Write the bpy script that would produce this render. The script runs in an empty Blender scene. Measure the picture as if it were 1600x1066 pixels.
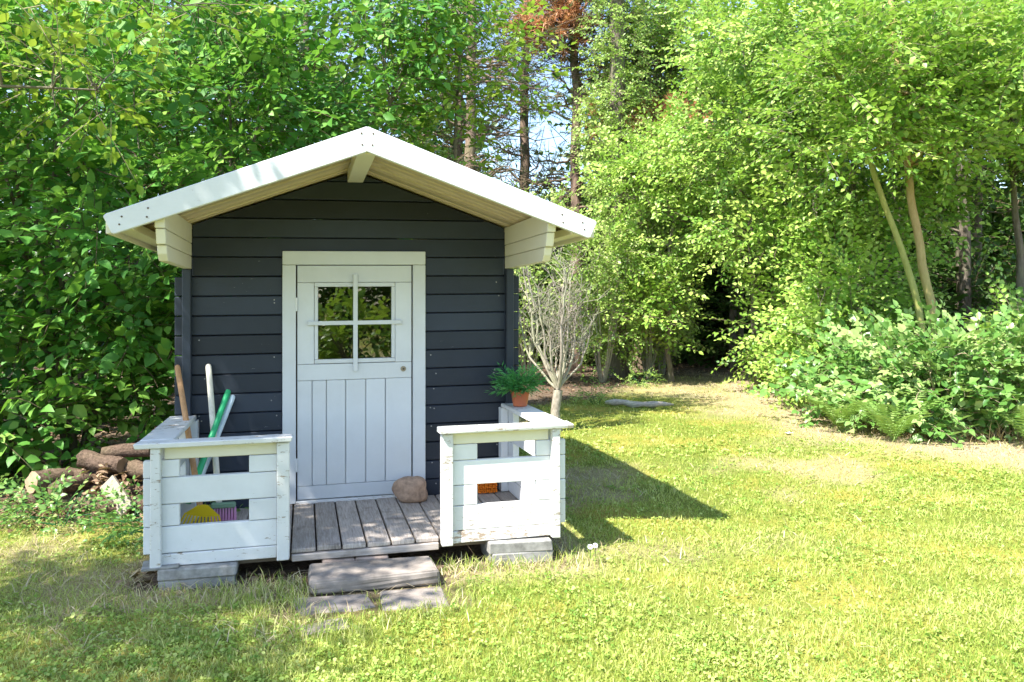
import bpy, bmesh, math
import numpy as np
from mathutils import Vector, Matrix

# ------------------------------------------------------------------ camera, light, exposure
scene = bpy.context.scene
COL = scene.collection
cam_d = bpy.data.cameras.new('camera'); cam = bpy.data.objects.new('camera', cam_d); COL.objects.link(cam)
cam.location = (0, 0, 1.28); cam.rotation_euler = (math.radians(90), 0, 0)
cam_d.sensor_width = 36; cam_d.lens = 29.25; cam_d.shift_y = -0.0331
cam_d.clip_start = 0.05; cam_d.clip_end = 2000
scene.camera = cam
SUN_DIR = Vector((0.432, 0.400, -0.809)).normalized()       # way the light travels
w = bpy.data.worlds.new('World'); scene.world = w; w.use_nodes = True
nt = w.node_tree; nt.nodes.clear()
sky = nt.nodes.new('ShaderNodeTexSky'); sky.sky_type = 'NISHITA'; sky.sun_disc = False
sky.sun_elevation = math.asin(-SUN_DIR.z); sky.sun_rotation = math.atan2(-SUN_DIR.x, -SUN_DIR.y)
sky.air_density = 1.0; sky.dust_density = 0.6; sky.ozone_density = 1.0
bg = nt.nodes.new('ShaderNodeBackground'); bg.inputs[1].default_value = 0.15
wo = nt.nodes.new('ShaderNodeOutputWorld')
nt.links.new(sky.outputs[0], bg.inputs[0]); nt.links.new(bg.outputs[0], wo.inputs[0])
sl = bpy.data.lights.new('sun', 'SUN'); sl.energy = 5.0; sl.angle = math.radians(0.53); sl.color = (1.0, 0.955, 0.88)
sun = bpy.data.objects.new('sun', sl); COL.objects.link(sun)
sun.rotation_euler = SUN_DIR.to_track_quat('-Z', 'Y').to_euler(); sun.location = (-8, -8, 15)
vs = scene.view_settings
vs.view_transform = 'Standard'; vs.look = 'None'; vs.gamma = 1.0; vs.exposure = 1.42; vs.use_curve_mapping = False

# ------------------------------------------------------------------ helpers
RNG = np.random.default_rng(7)
TH = math.radians(14.0)
P0 = Vector((-0.93476, 4.96, 0.0))
U = Vector((math.cos(TH), math.sin(TH), 0)); V = Vector((-math.sin(TH), math.cos(TH), 0))
def W(x, y, z=0): return P0 + U * x + V * y + Vector((0, 0, z))          # playhouse coordinates -> world
def toloc(X, Y):
    dx, dy = X - P0.x, Y - P0.y
    return dx * U.x + dy * U.y, dx * V.x + dy * V.y

def tag(o, label=None, cat=None, group=None, kind=None):
    if label: o['label'] = label
    if cat: o['category'] = cat
    if group: o['group'] = group
    if kind: o['kind'] = kind
    return o
def empty(name, loc=(0, 0, 0), rz=0):
    o = bpy.data.objects.new(name, None); COL.objects.link(o); o.location = loc; o.rotation_euler = (0, 0, rz)
    o.empty_display_size = 0.1
    return o
def link(name, me, parent=None, loc=None, rot=None):
    o = bpy.data.objects.new(name, me); COL.objects.link(o)
    if parent: o.parent = parent
    if loc is not None: o.location = loc
    if rot is not None: o.rotation_euler = rot
    return o

def lattice(P, seed):
    n = P.astype(np.int64)
    h = (n[..., 0] * 374761393 + n[..., 1] * 668265263 + n[..., 2] * 2147483647 + seed * 974634777) & 0xffffffff
    h = ((h ^ (h >> 13)) * 1274126177) & 0xffffffff
    h = (h ^ (h >> 16)) & 0xffffffff
    return h / 4294967295.0
def vnoise(P, scale=1.0, seed=0):
    P = np.asarray(P, float)
    if P.shape[-1] == 2: P = np.concatenate([P, np.zeros(P.shape[:-1] + (1,))], -1)
    P = P * scale; i = np.floor(P); f = P - i; f = f * f * (3 - 2 * f); r = 0
    for a in (0, 1):
        for b in (0, 1):
            for c in (0, 1):
                wt = (f[..., 0] if a else 1 - f[..., 0]) * (f[..., 1] if b else 1 - f[..., 1]) * (f[..., 2] if c else 1 - f[..., 2])
                r = r + wt * lattice(i + np.array([a, b, c]), seed)
    return r
def fbm(P, s, seed=0): return .55 * vnoise(P, s, seed) + .3 * vnoise(P, s * 2.1, seed + 1) + .15 * vnoise(P, s * 4.3, seed + 2)
def smooth(a, b, x):
    t = np.clip((x - a) / (b - a), 0, 1); return t * t * (3 - 2 * t)

def np_mesh(name, Vt, groups, mats, tint=None, smooth_f=False):
    """groups: list of (faces array n x k, material index)"""
    me = bpy.data.meshes.new(name)
    Vt = np.asarray(Vt, np.float32)
    me.vertices.add(len(Vt)); me.vertices.foreach_set('co', Vt.ravel())
    loops = np.concatenate([g.ravel() for g, m in groups if len(g)])
    tot = np.concatenate([np.full(len(g), g.shape[1]) for g, m in groups if len(g)])
    mi = np.concatenate([np.full(len(g), m) for g, m in groups if len(g)])
    st = np.concatenate([[0], np.cumsum(tot)[:-1]])
    me.loops.add(len(loops)); me.loops.foreach_set('vertex_index', loops.astype(np.int32))
    me.polygons.add(len(tot)); me.polygons.foreach_set('loop_start', st.astype(np.int32)); me.polygons.foreach_set('loop_total', tot.astype(np.int32))
    me.polygons.foreach_set('material_index', mi.astype(np.int32))
    if smooth_f: me.polygons.foreach_set('use_smooth', np.ones(len(tot), bool))
    for m in mats: me.materials.append(m)
    if tint is not None:
        a = me.attributes.new('tint', 'FLOAT', 'POINT'); a.data.foreach_set('value', np.asarray(tint, np.float32))
    me.update(calc_edges=True)
    return me

# ------------------------------------------------------------------ materials
class N:
    def __init__(s, name):
        s.m = bpy.data.materials.new(name); s.m.use_nodes = True; s.t = s.m.node_tree; s.t.nodes.clear()
        s.out = s.n('ShaderNodeOutputMaterial')
    def n(s, typ, **k):
        q = s.t.nodes.new(typ)
        for a, b in k.items(): setattr(q, a, b)
        return q
    def l(s, a, b): s.t.links.new(a, b)
    def coords(s, scale=(1, 1, 1), rnd=True):
        tc = s.n('ShaderNodeTexCoord'); mp = s.n('ShaderNodeMapping'); mp.inputs['Scale'].default_value = scale
        if rnd:
            oi = s.n('ShaderNodeObjectInfo'); mu = s.n('ShaderNodeMath', operation='MULTIPLY'); mu.inputs[1].default_value = 37.0
            s.l(oi.outputs['Random'], mu.inputs[0]); s.l(mu.outputs[0], mp.inputs['Location'])
        s.l(tc.outputs['Object'], mp.inputs[0]); return mp.outputs[0]
    def noise(s, co, sc, det=4, rough=.6):
        q = s.n('ShaderNodeTexNoise'); q.inputs['Scale'].default_value = sc; q.inputs['Detail'].default_value = det; q.inputs['Roughness'].default_value = rough
        s.l(co, q.inputs['Vector']); return q.outputs['Fac']
    def ramp(s, f, stops):
        q = s.n('ShaderNodeValToRGB'); e = q.color_ramp.elements
        while len(e) < len(stops): e.new(0.5)
        for i, (p, c) in enumerate(stops):
            e[i].position = p; e[i].color = (c[0], c[1], c[2], 1) if not isinstance(c, (int, float)) else (c, c, c, 1)
        s.l(f, q.inputs[0]); return q.outputs[0]
    def mix(s, f, a, b, typ='MIX'):
        q = s.n('ShaderNodeMix', data_type='RGBA', blend_type=typ)
        for v, i in ((f, 0), (a, 6), (b, 7)):
            if isinstance(v, (int, float)): q.inputs[i].default_value = v
            elif isinstance(v, tuple): q.inputs[i].default_value = (*v, 1)
            else: s.l(v, q.inputs[i])
        return q.outputs[2]
    def hsv(s, col, v=None, h=None, sat=None):
        q = s.n('ShaderNodeHueSaturation'); s.l(col, q.inputs['Color'])
        if v is not None: s.l(v, q.inputs['Value']) if not isinstance(v, float) else setattr(q.inputs['Value'], 'default_value', v)
        return q.outputs[0]
    def rndval(s, lo, hi):
        oi = s.n('ShaderNodeObjectInfo'); mr = s.n('ShaderNodeMapRange'); mr.inputs[3].default_value = lo; mr.inputs[4].default_value = hi
        s.l(oi.outputs['Random'], mr.inputs[0]); return mr.outputs[0]
    def bump(s, h, st=.3, d=.005):
        q = s.n('ShaderNodeBump'); q.inputs['Strength'].default_value = st; q.inputs['Distance'].default_value = d; s.l(h, q.inputs['Height']); return q.outputs[0]
    def bsdf(s, col, rough=.6, spec=.4, normal=None):
        b = s.n('ShaderNodeBsdfPrincipled')
        if isinstance(col, tuple): b.inputs['Base Color'].default_value = (*col, 1)
        else: s.l(col, b.inputs['Base Color'])
        if isinstance(rough, (int, float)): b.inputs['Roughness'].default_value = rough
        else: s.l(rough, b.inputs['Roughness'])
        b.inputs['Specular IOR Level'].default_value = spec
        if normal is not None: s.l(normal, b.inputs['Normal'])
        return b.outputs[0]
    def fin(s, sh): s.l(sh, s.out.inputs[0]); return s.m

def wood_mat(name, c0, c1, grain=(3, 3, 3), rough=.75, vary=(.85, 1.12), dark=(.08, .06, .045), darkamt=.62, bump=.35):
    k = N(name); co = k.coords(grain)
    a = k.noise(co, 6, 6, .65); b = k.noise(k.coords((1, 1, 1)), 7, 4)
    col = k.ramp(a, [(.28, c0), (.72, c1)])
    col = k.mix(k.ramp(b, [(darkamt, 0.0), (darkamt + .15, .55)]), col, dark)
    col = k.hsv(col, v=k.rndval(*vary))
    return k.fin(k.bsdf(col, rough, .25, k.bump(a, bump, .004)))
def paint_mat(name, c, peel=.70, wood=(.33, .27, .21), grain=(2, 2, 26), dirt=.25, vary=(.94, 1.03), rough=.55, spec=.35):
    k = N(name); co = k.coords(grain); g = k.noise(co, 5, 5, .7)
    big = k.noise(k.coords((1, 1, 1)), 3.0, 5, .7); fine = k.noise(k.coords((1.2, 1.2, 5)), 16, 5, .75)
    col = k.mix(k.ramp(big, [(.35, 0.0), (.8, dirt)]), c, tuple(x * .62 * y for x, y in zip(c, (1, .98, .9))))
    col = k.hsv(col, v=k.rndval(*vary))
    mulf = k.n('ShaderNodeMath', operation='MULTIPLY_ADD'); k.l(big, mulf.inputs[0]); mulf.inputs[1].default_value = .45; k.l(fine, mulf.inputs[2])
    pk = k.ramp(mulf.outputs[0], [(peel + .22, 0.0), (peel + .245, 1.0)])
    col = k.mix(pk, col, wood)
    return k.fin(k.bsdf(col, rough, spec, k.bump(g, .22, .003)))
def plain(name, c, rough=.5, spec=.4, nz=.15, sc=9.0):
    k = N(name); a = k.noise(k.coords(), sc, 4)
    col = k.mix(k.ramp(a, [(.3, 0.0), (.75, 1.0)]), tuple(x * (1 - nz) for x in c), tuple(min(1, x * (1 + nz)) for x in c))
    return k.fin(k.bsdf(col, rough, spec, k.bump(a, .1, .002)))
def leaf_mat(name, dark, mid, light, trans=.42, rough=.42, spec=.35, odd=None):
    k = N(name); at = k.n('ShaderNodeAttribute', attribute_name='tint')
    st = [(0.0, dark), (.5, mid), (.93, light)]
    if odd: st.append((1.0, odd))
    col = k.ramp(at.outputs['Fac'], st)
    p = k.bsdf(col, rough, spec)
    t = k.n('ShaderNodeBsdfTranslucent')
    k.l(k.mix(.5, col, tuple(min(1, x * y) for x, y in zip(light, (1.15, 1.35, .7)))), t.inputs[0])
    mx = k.n('ShaderNodeMixShader'); mx.inputs[0].default_value = trans
    k.l(p, mx.inputs[1]); k.l(t.outputs[0], mx.inputs[2]); return k.fin(mx.outputs[0])
def bark_mat(name, c0, c1, scale=(9, 9, 2.2), bump=.8):
    k = N(name); a = k.noise(k.coords(scale), 3.2, 6, .7); b = k.noise(k.coords(), 2.0, 3)
    col = k.ramp(a, [(.3, c0), (.7, c1)]); col = k.mix(k.ramp(b, [(.45, 0.0), (.75, .5)]), col, tuple(x * y for x, y in zip(c1, (.85, 1.15, .7))))
    return k.fin(k.bsdf(col, .85, .15, k.bump(a, bump, .02)))

M = {}
M['white'] = paint_mat('white_paint', (.74, .75, .76), peel=.685, dirt=.4)
M['white_worn'] = paint_mat('worn_white_paint', (.72, .72, .71), peel=.60, dirt=.5)
M['white_peeled'] = paint_mat('peeling_white_paint', (.76, .76, .74), peel=.545, dirt=.5, wood=(.36, .27, .20))
M['white_door'] = paint_mat('door_paint', (.66, .68, .70), peel=.76, grain=(26, 2, 2), dirt=.28, vary=(.97, 1.02))
M['cream'] = paint_mat('cream_paint', (.76, .72, .58), peel=.80, dirt=.2, wood=(.45, .33, .18))
M['navy'] = paint_mat('dark_blue_paint', (.025, .033, .050), peel=.72, grain=(2, 2, 26), wood=(.24, .24, .25), dirt=.65, vary=(.62, 1.45), rough=.5)
M['soffit'] = wood_mat('soffit_pine', (.60, .46, .30), (.78, .66, .47), (2, 16, 2), vary=(.68, 1.15), dark=(.25, .14, .07), darkamt=.64)
M['deck'] = wood_mat('weathered_deck', (.24, .20, .17), (.52, .465, .42), (22, 1.6, 5), vary=(.8, 1.15), darkamt=.58)
M['deckedge'] = wood_mat('deck_edge_wood', (.26, .215, .185), (.48, .43, .39), (1.6, 14, 20), darkamt=.6)
M['joist'] = wood_mat('old_joist', (.10, .08, .06), (.2, .16, .12), (3, 12, 12))
M['felt'] = plain('roof_felt', (.06, .06, .06), .9, .1)
M['inner'] = wood_mat('inside_wood', (.20, .14, .09), (.3, .22, .15), (2, 2, 18))
M['concrete'] = plain('concrete', (.30, .29, .27), .9, .15, .35, 22.0)
M['concrete2'] = plain('grey_stone_slab', (.27, .235, .205), .9, .15, .4, 11.0)
M['brick'] = plain('brown_brick', (.34, .26, .21), .9, .15, .35, 12.0)
M['stone'] = plain('boulder_stone', (.40, .27, .19), .8, .2, .4, 26.0)
M['nail'] = plain('rusty_nail', (.10, .07, .05), .6, .4)
M['nail_pale'] = plain('galvanised_nail', (.32, .31, .30), .5, .5)
M['brass'] = plain('lock_metal', (.30, .25, .17), .35, .6)
M['terracotta'] = plain('terracotta_plastic', (.52, .15, .07), .45, .4, .06)
M['soil_pot'] = plain('pot_soil', (.04, .028, .02), .95, .1)
M['handle_wood'] = wood_mat('handle_wood', (.42, .22, .10), (.58, .34, .18), (20, 20, 2))
M['handle_pale'] = wood_mat('handle_pale_wood', (.55, .52, .44), (.7, .67, .58), (20, 20, 2))
M['handle_green'] = plain('green_handle', (.03, .42, .17), .4, .4, .1)
M['handle_white'] = plain('pale_blue_handle', (.62, .72, .80), .45, .4, .08)
M['yellow'] = plain('yellow_plastic', (.80, .58, .01), .4, .45, .05)
M['pink'] = plain('pink_bristle', (.62, .30, .50), .7, .2, .12)
M['greenblk'] = plain('grey_green_block', (.22, .36, .24), .6, .3)
M['orange'] = plain('orange_bristle', (.80, .20, .01), .6, .3, .15, 40.0)
M['scoop'] = plain('pale_scoop', (.62, .62, .60), .5, .4)
M['petal'] = plain('white_petal', (.85, .85, .85), .6, .2, .03)
M['pollen'] = plain('yellow_pollen', (.75, .5, .02), .7, .2)
M['paper'] = plain('paper_scrap', (.8, .8, .78), .7, .2)
M['sawn'] = wood_mat('sawn_end', (.26, .18, .11), (.42, .31, .20), (4, 4, 4))
M['oldboard'] = wood_mat('old_board', (.26, .22, .17), (.40, .35, .28), (3, 14, 14))
M['bark_log'] = bark_mat('log_bark', (.06, .04, .03), (.24, .165, .12), (16, 16, 16), 1.0)
M['bark'] = bark_mat('grey_bark', (.10, .08, .065), (.25, .21, .17))
M['bark_pine'] = bark_mat('pine_bark', (.11, .08, .06), (.30, .21, .16), (8, 8, 2.5), 1.0)
M['bark_green'] = bark_mat('mossy_young_bark', (.28, .27, .08), (.42, .40, .14), (6, 6, 2), .2)
M['bark_orange'] = bark_mat('orange_young_bark', (.36, .24, .11), (.54, .38, .20), (8, 8, 3), .4)
M['bark_pale'] = bark_mat('pale_pruned_bark', (.21, .18, .14), (.48, .43, .36), (14, 14, 6), .6)
M['bark_birch'] = bark_mat('bleached_log', (.30, .26, .23), (.60, .55, .50), (6, 14, 14), .8)
M['twig'] = plain('twig', (.14, .10, .065), .8, .15)
M['twig_pale'] = plain('pale_twig', (.33, .27, .18), .8, .15)
M['leaf_hedge'] = leaf_mat('hedge_leaf', (.032, .12, .02), (.09, .26, .036), (.28, .48, .08), .30, .5, .35)
M['leaf_lime'] = leaf_mat('lime_leaf', (.09, .20, .022), (.18, .32, .04), (.38, .48, .07), .34, .38, .4)
M['leaf_beech'] = leaf_mat('beech_leaf', (.07, .18, .03), (.225, .395, .055), (.46, .60, .14), .30, .42, .4)
M['leaf_bramble'] = leaf_mat('bramble_leaf', (.05, .15, .03), (.14, .29, .06), (.38, .50, .17), .27, .36, .45)
M['leaf_ivy'] = leaf_mat('climber_leaf', (.10, .20, .035), (.27, .41, .08), (.48, .60, .18), .30, .4, .4)
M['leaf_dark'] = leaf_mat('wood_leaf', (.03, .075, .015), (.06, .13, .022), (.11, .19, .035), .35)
M['needle'] = leaf_mat('pine_needle', (.035, .08, .03), (.07, .13, .045), (.14, .20, .06), .2, .5, .3)
M['needle_dead'] = leaf_mat('dead_needle', (.46, .20, .10), (.62, .29, .15), (.72, .42, .26), .3, .6, .2)
M['leaf_pot'] = leaf_mat('pot_plant_leaf', (.025, .14, .04), (.06, .27, .07), (.14, .40, .12), .25, .4, .4)
M['fern'] = leaf_mat('fern_leaf', (.14, .28, .06), (.24, .38, .09), (.36, .48, .15), .45, .5, .3)
M['grass'] = leaf_mat('grass_blade', (.13, .25, .03), (.39, .45, .09), (.62, .61, .25), .30, .5, .25, odd=(.74, .67, .44))
M['clover'] = leaf_mat('clover_leaf', (.10, .23, .03), (.30, .41, .075), (.50, .56, .17), .28, .5, .3)
M['straw'] = leaf_mat('dry_straw', (.24, .17, .09), (.44, .34, .20), (.62, .52, .36), .25, .7, .15)
M['litter'] = leaf_mat('fallen_leaf', (.09, .055, .03), (.20, .125, .075), (.38, .27, .18), .15, .8, .15)

def glass_mat():
    k = N('window_glass'); gl = k.n('ShaderNodeBsdfGlossy'); gl.inputs['Roughness'].default_value = .008; gl.inputs[0].default_value = (.95, .97, .96, 1)
    tr = k.n('ShaderNodeBsdfTransparent'); tr.inputs[0].default_value = (.72, .74, .72, 1)
    fr = k.n('ShaderNodeFresnel'); fr.inputs[0].default_value = 2.0
    bp = k.bump(k.noise(k.coords((1, 1, 1)), 4.0, 1), .03, .01); k.l(bp, gl.inputs['Normal'])
    mx = k.n('ShaderNodeMixShader'); k.l(fr.outputs[0], mx.inputs[0]); k.l(tr.outputs[0], mx.inputs[1]); k.l(gl.outputs[0], mx.inputs[2]); return k.fin(mx.outputs[0])
M['glass'] = glass_mat()

# ------------------------------------------------------------------ ground
HEDGE_R = np.array([(12, 7.0), (6.6, 7.35), (5.2, 7.75), (4.2, 7.75), (3.75, 8.1), (3.72, 9.4), (4.0, 11.2), (4.05, 12.6), (4.3, 14.5), (4.6, 17), (5, 40)])
def hedge_x(Y):       # right border of the lawn as X for a given Y (beyond the corner)
    return np.interp(Y, HEDGE_R[4:, 1], HEDGE_R[4:, 0])
def border_dist(X, Y):
    """signed distance-like value: positive = inside the shrub border on the right"""
    d = np.full(np.shape(X), 1e9)
    for a, b in zip(HEDGE_R[:-1], HEDGE_R[1:]):
        ab = b - a; t = np.clip(((X - a[0]) * ab[0] + (Y - a[1]) * ab[1]) / (ab @ ab), 0, 1)
        d = np.minimum(d, np.hypot(X - a[0] - t * ab[0], Y - a[1] - t * ab[1]))
    yb = np.interp(X, HEDGE_R[:5, 0][::-1], HEDGE_R[:5, 1][::-1])
    inside = np.where(Y > 8.1, X > hedge_x(Y), (X > 3.75) & (Y > yb))
    return np.where(inside, d, -d)
def soil_mask(X, Y):
    P = np.stack([X, Y], -1); n = fbm(P, 1.3, 3) - .5
    m = smooth(.0, .35, border_dist(X, Y) + n * .5)
    left = smooth(4.55, 5.0, Y + n * 1.2 - np.clip(X + 2.9, -5, 2) * .5) * smooth(-1.75, -2.0, X + n * .4)
    back = smooth(11.0, 12.4, Y + n * 1.5 - np.clip(X - 1.2, -9, 0) * 1.2 - np.clip(X - 1.2, 0, 9) * 2.4)
    wood = smooth(15.0, 16.6, Y + n * 2)
    lx, ly = toloc(X, Y)
    under = smooth(1.12, .98, np.abs(lx) + n * .12) * smooth(-1.12, -.98, ly + n * .12) * smooth(2.5, 2.2, ly)
    paved = .75 * smooth(.50, .38, np.abs(lx) + n * .2) * smooth(-1.62, -1.45, ly + n * .2) * smooth(0, -.5, ly)
    return np.clip(np.maximum.reduce([m, left, back, wood, under, paved]), 0, 1)
def dry_mask(X, Y):
    P = np.stack([X, Y], -1); n = fbm(P, .9, 11) - .5
    b = border_dist(X, Y)
    d = smooth(-1.9, -.3, b + n * 1.5)
    d = np.maximum(d, smooth(11.5, 14.0, Y + n * 3) * .75)
    lx, ly = toloc(X, Y)
    d = np.maximum(d, smooth(.55, .74, fbm(P, .75, 15)) * .6)
    near = smooth(1.28, 1.02, np.abs(lx) + n * .2) * smooth(-1.38, -1.1, ly + n * .3) * smooth(2.5, 2.2, ly)
    return np.clip(np.maximum(d, near * .8), 0, 1)
def gz(X, Y):
    P = np.stack([np.asarray(X, float), np.asarray(Y, float)], -1)
    lx, ly = toloc(P[..., 0], P[..., 1])
    flat = smooth(1.35, 1.7, np.abs(lx)) ; flat = np.maximum(flat, smooth(-1.6, -2.0, ly)); flat = np.maximum(flat, smooth(2.4, 2.8, ly))
    return ((fbm(P, .55, 21) - .5) * .07 + (vnoise(P, 3.0, 22) - .5) * .018) * flat - .004

def axis(lo, hi, step, far):
    a = np.arange(lo, hi + 1e-6, step)
    g = np.geomspace(step * 2, far, 22)
    return np.concatenate([(lo - g)[::-1], a, hi + g])
xs = axis(-7, 9, .10, 400); ys = axis(-3, 17, .10, 400)
GX, GY = np.meshgrid(xs, ys)
fade = np.exp(-((np.maximum(np.abs(GX) - 14, 0) + np.maximum(np.abs(GY) - 25, 0)) / 10))
GZ = gz(GX, GY) * fade
nx, ny = len(xs), len(ys); idx = np.arange(nx * ny).reshape(ny, nx)
F = np.stack([idx[:-1, :-1], idx[:-1, 1:], idx[1:, 1:], idx[1:, :-1]], -1).reshape(-1, 4)
k = N('lawn_ground')
at = k.n('ShaderNodeAttribute', attribute_name='soil'); ad = k.n('ShaderNodeAttribute', attribute_name='dry')
co = k.coords((1, 1, 1), False)
n1 = k.noise(co, 1.1, 5, .6); n2 = k.noise(co, 60, 4, .7); n3 = k.noise(co, 9, 4, .65)
lawn = k.ramp(n1, [(.30, (.13, .19, .03)), (.5, (.23, .26, .045)), (.62, (.40, .33, .07)), (.78, (.44, .29, .08))])
lawn = k.mix(k.ramp(n2, [(.35, .75), (.6, 0.0)]), lawn, (.15, .15, .035))
dry = k.ramp(n2, [(.3, (.27, .19, .11)), (.7, (.56, .46, .31))])
soil = k.ramp(n3, [(.3, (.055, .038, .026)), (.55, (.13, .09, .062)), (.75, (.24, .175, .125))])
soil = k.mix(k.ramp(n2, [(.45, 0.0), (.7, .6)]), soil, (.30, .23, .17))
c = k.mix(ad.outputs['Fac'], lawn, dry); c = k.mix(at.outputs['Fac'], c, soil)
ground_m = k.fin(k.bsdf(c, .95, .1, k.bump(n2, .7, .02)))
me = np_mesh('ground', np.stack([GX, GY, GZ], -1).reshape(-1, 3), [(F, 0)], [ground_m], smooth_f=True)
for nm, fn in (('soil', soil_mask), ('dry', dry_mask)):
    a = me.attributes.new(nm, 'FLOAT', 'POINT'); a.data.foreach_set('value', fn(GX, GY).astype(np.float32).ravel())
tag(link('ground', me), kind='structure')

# ------------------------------------------------------------------ playhouse
SHEAR = 0.012
def box_bm(x0, x1, y0, y1, z0, z1, bev=.003, wob=0.0):
    bm = bmesh.new()
    vs_ = [bm.verts.new((x, y, z)) for x in (x0, x1) for y in (y0, y1) for z in (z0, z1)]
    for q in ((0, 1, 3, 2), (4, 6, 7, 5), (0, 4, 5, 1), (2, 3, 7, 6), (0, 2, 6, 4), (1, 5, 7, 3)): bm.faces.new([vs_[i] for i in q])
    if wob:
        for v_ in vs_: v_.co += Vector(RNG.uniform(-wob, wob, 3))
    if bev: bmesh.ops.bevel(bm, geom=bm.edges[:], offset=bev, segments=1, affect='EDGES')
    bmesh.ops.recalc_face_normals(bm, faces=bm.faces)
    return bm
def prism_bm(poly, axis, a0, a1, bev=.003):
    """poly: list of 2-D points, extruded along axis ('x' or 'y'); 2-D = the other axis and z"""
    bm = bmesh.new()
    def mk(p, a): return (a, p[0], p[1]) if axis == 'x' else (p[0], a, p[1])
    A = [bm.verts.new(mk(p, a0)) for p in poly]; B = [bm.verts.new(mk(p, a1)) for p in poly]; n_ = len(poly)
    bm.faces.new(A); bm.faces.new(B[::-1])
    for i in range(n_): bm.faces.new((A[i], B[i], B[(i + 1) % n_], A[(i + 1) % n_]))
    bmesh.ops.recalc_face_normals(bm, faces=bm.faces)
    if bev: bmesh.ops.bevel(bm, geom=bm.edges[:], offset=bev, segments=1, affect='EDGES')
    bmesh.ops.recalc_face_normals(bm, faces=bm.faces)
    return bm
def put(name, bm, mat, parent, shear=True):
    if shear:
        for v_ in bm.verts: v_.co.z += SHEAR * v_.co.x
    me = bpy.data.meshes.new(name); bm.to_mesh(me); bm.free(); me.materials.append(mat)
    return link(name, me, parent)
def B(name, parent, mat, x, y, z, bev=.003, wob=0.0): return put(name, box_bm(*x, *y, *z, bev, wob), mat, parent)

house = empty('playhouse', tuple(P0), TH)
tag(house, 'dark blue wooden playhouse with white gable boards, white door and small railed porch', 'playhouse')
PITCH = .1125
def roofz(x): return 2.10 - .36 * abs(x)
# front wall: boards that lie between the side walls, cut round the door frame and to the gable
wall = B('front_wall', house, M['inner'], (-.90, .90), (.040, .048), (.10, .147), 0)
DW = .418
def wall_board(x0, x1, z0, z1):
    z1 -= .0045
    if max(roofz(x0), roofz(x1), roofz(0) if x0 < 0 < x1 else 0) <= z0 + .01: return
    pts = []
    zs0 = (2.10 - .01 - z0) / .36; zs1 = (2.10 - .01 - z1) / .36
    xa, xb = max(x0, -zs0), min(x1, zs0); xc, xd = max(x0, -max(zs1, 0)), min(x1, max(zs1, 0))
    if xb - xa < .02: return
    poly = [(xa, z0), (xb, z0)]
    if xb < zs0 - 1e-6 and roofz(xb) - .01 < z1: poly.append((xb, roofz(xb) - .01))
    if zs1 > 0:
        poly += [(xd, z1), (xc, z1)]
    else: poly.append((0, 2.085))
    if xa > -zs0 + 1e-6 and roofz(xa) - .01 < z1: poly.append((xa, roofz(xa) - .01))
    dy = RNG.uniform(-.0025, .0025)
    o = put('board', prism_bm(poly, 'y', dy, .042 + dy, .004), M['navy'], wall)
zb = 1.692 - PITCH * 14
while zb < 2.09:
    z0, z1 = zb, zb + PITCH
    ext = 1.008 if z1 < 1.50 else .914
    z0c = max(z0, .125)
    if z0 >= 1.60: wall_board(-ext, ext, z0c, z1)
    elif z1 > 1.612:
        zt = z1 - .0045
        put('board', prism_bm([(-ext, z0c), (-DW, z0c), (-DW, 1.6135), (DW, 1.6135), (DW, z0c), (ext, z0c), (ext, zt), (-ext, zt)], 'y', 0, .042, .003), M['navy'], wall)
    else:
        wall_board(-ext, -DW, z0c, z1); wall_board(DW, ext, z0c, z1)
    zb += PITCH
for i in range(26):
    xn = RNG.choice([-.86, -.47, .47, .86]) + RNG.uniform(-.02, .02); zn = .20 + PITCH * RNG.integers(0, 12) + RNG.uniform(-.02, .02)
    if zn > 1.62: xn = RNG.uniform(-.3, .3)
    bmn = bmesh.new(); bmesh.ops.create_cone(bmn, cap_ends=True, segments=7, radius1=.0042, radius2=.0042, depth=.004, matrix=Matrix.Translation((xn, -.003, zn)) @ Matrix.Rotation(math.pi / 2, 4, 'X')); put('nail', bmn, M['nail_pale'], wall)
# side and back walls
for s in (-1, 1):
    sw = B('side_wall', house, M['inner'], (s * .905 - .002, s * .905 + .002), (.05, 2.0), (.12, 1.75), 0)
    zb = 1.692 - PITCH * 14 - PITCH / 2
    while zb + PITCH < 1.53:
        z0 = max(zb, .125)
        B('board', sw, M['navy'], sorted((s * .918, s * .96)), (.046, 2.06), (z0, zb + PITCH - .004), .004)
        zb += PITCH
    B('board', sw, M['navy'], sorted((s * .918, s * .96)), (.046, 2.06), (zb, 1.74), .004)
    B('corner_batten', house, M['navy'], sorted((s * .916, s * .962)), (-.055, -.004), (.14, 1.505), .004)
    # projecting wall-head timbers that carry the front eave
    cb = put('eave_bracket', prism_bm([(-.004, 1.655), (-.004, 1.762), (-.950, 1.762), (-.952, 1.70), (-.945, 1.655)], 'x', *sorted((s * .915, s * .960)), .003), M['cream'], house)
    put('bracket_log', prism_bm([(-.003, 1.583), (-.003, 1.652), (-.935, 1.652), (-.91, 1.583)], 'x', *sorted((s * .916, s * .958)), .003), M['cream'], cb)
    put('bracket_log', prism_bm([(-.002, 1.508), (-.002, 1.580), (-.885, 1.580), (-.87, 1.54), (-.835, 1.508)], 'x', *sorted((s * .917, s * .959)), .003), M['cream'], cb)
bw = B('back_wall', house, M['inner'], (-.90, .90), (1.955, 1.96), (.12, 1.75), 0)
for i in range(17):
    z0 = .125 + i * PITCH; hw = min(1.008 if z0 < 1.5 else .914, (2.09 - z0 - PITCH) / .36)
    if hw > .05: B('board', bw, M['navy'], (-hw, hw), (1.962, 2.002), (z0, z0 + PITCH - .004), .004)
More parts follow.
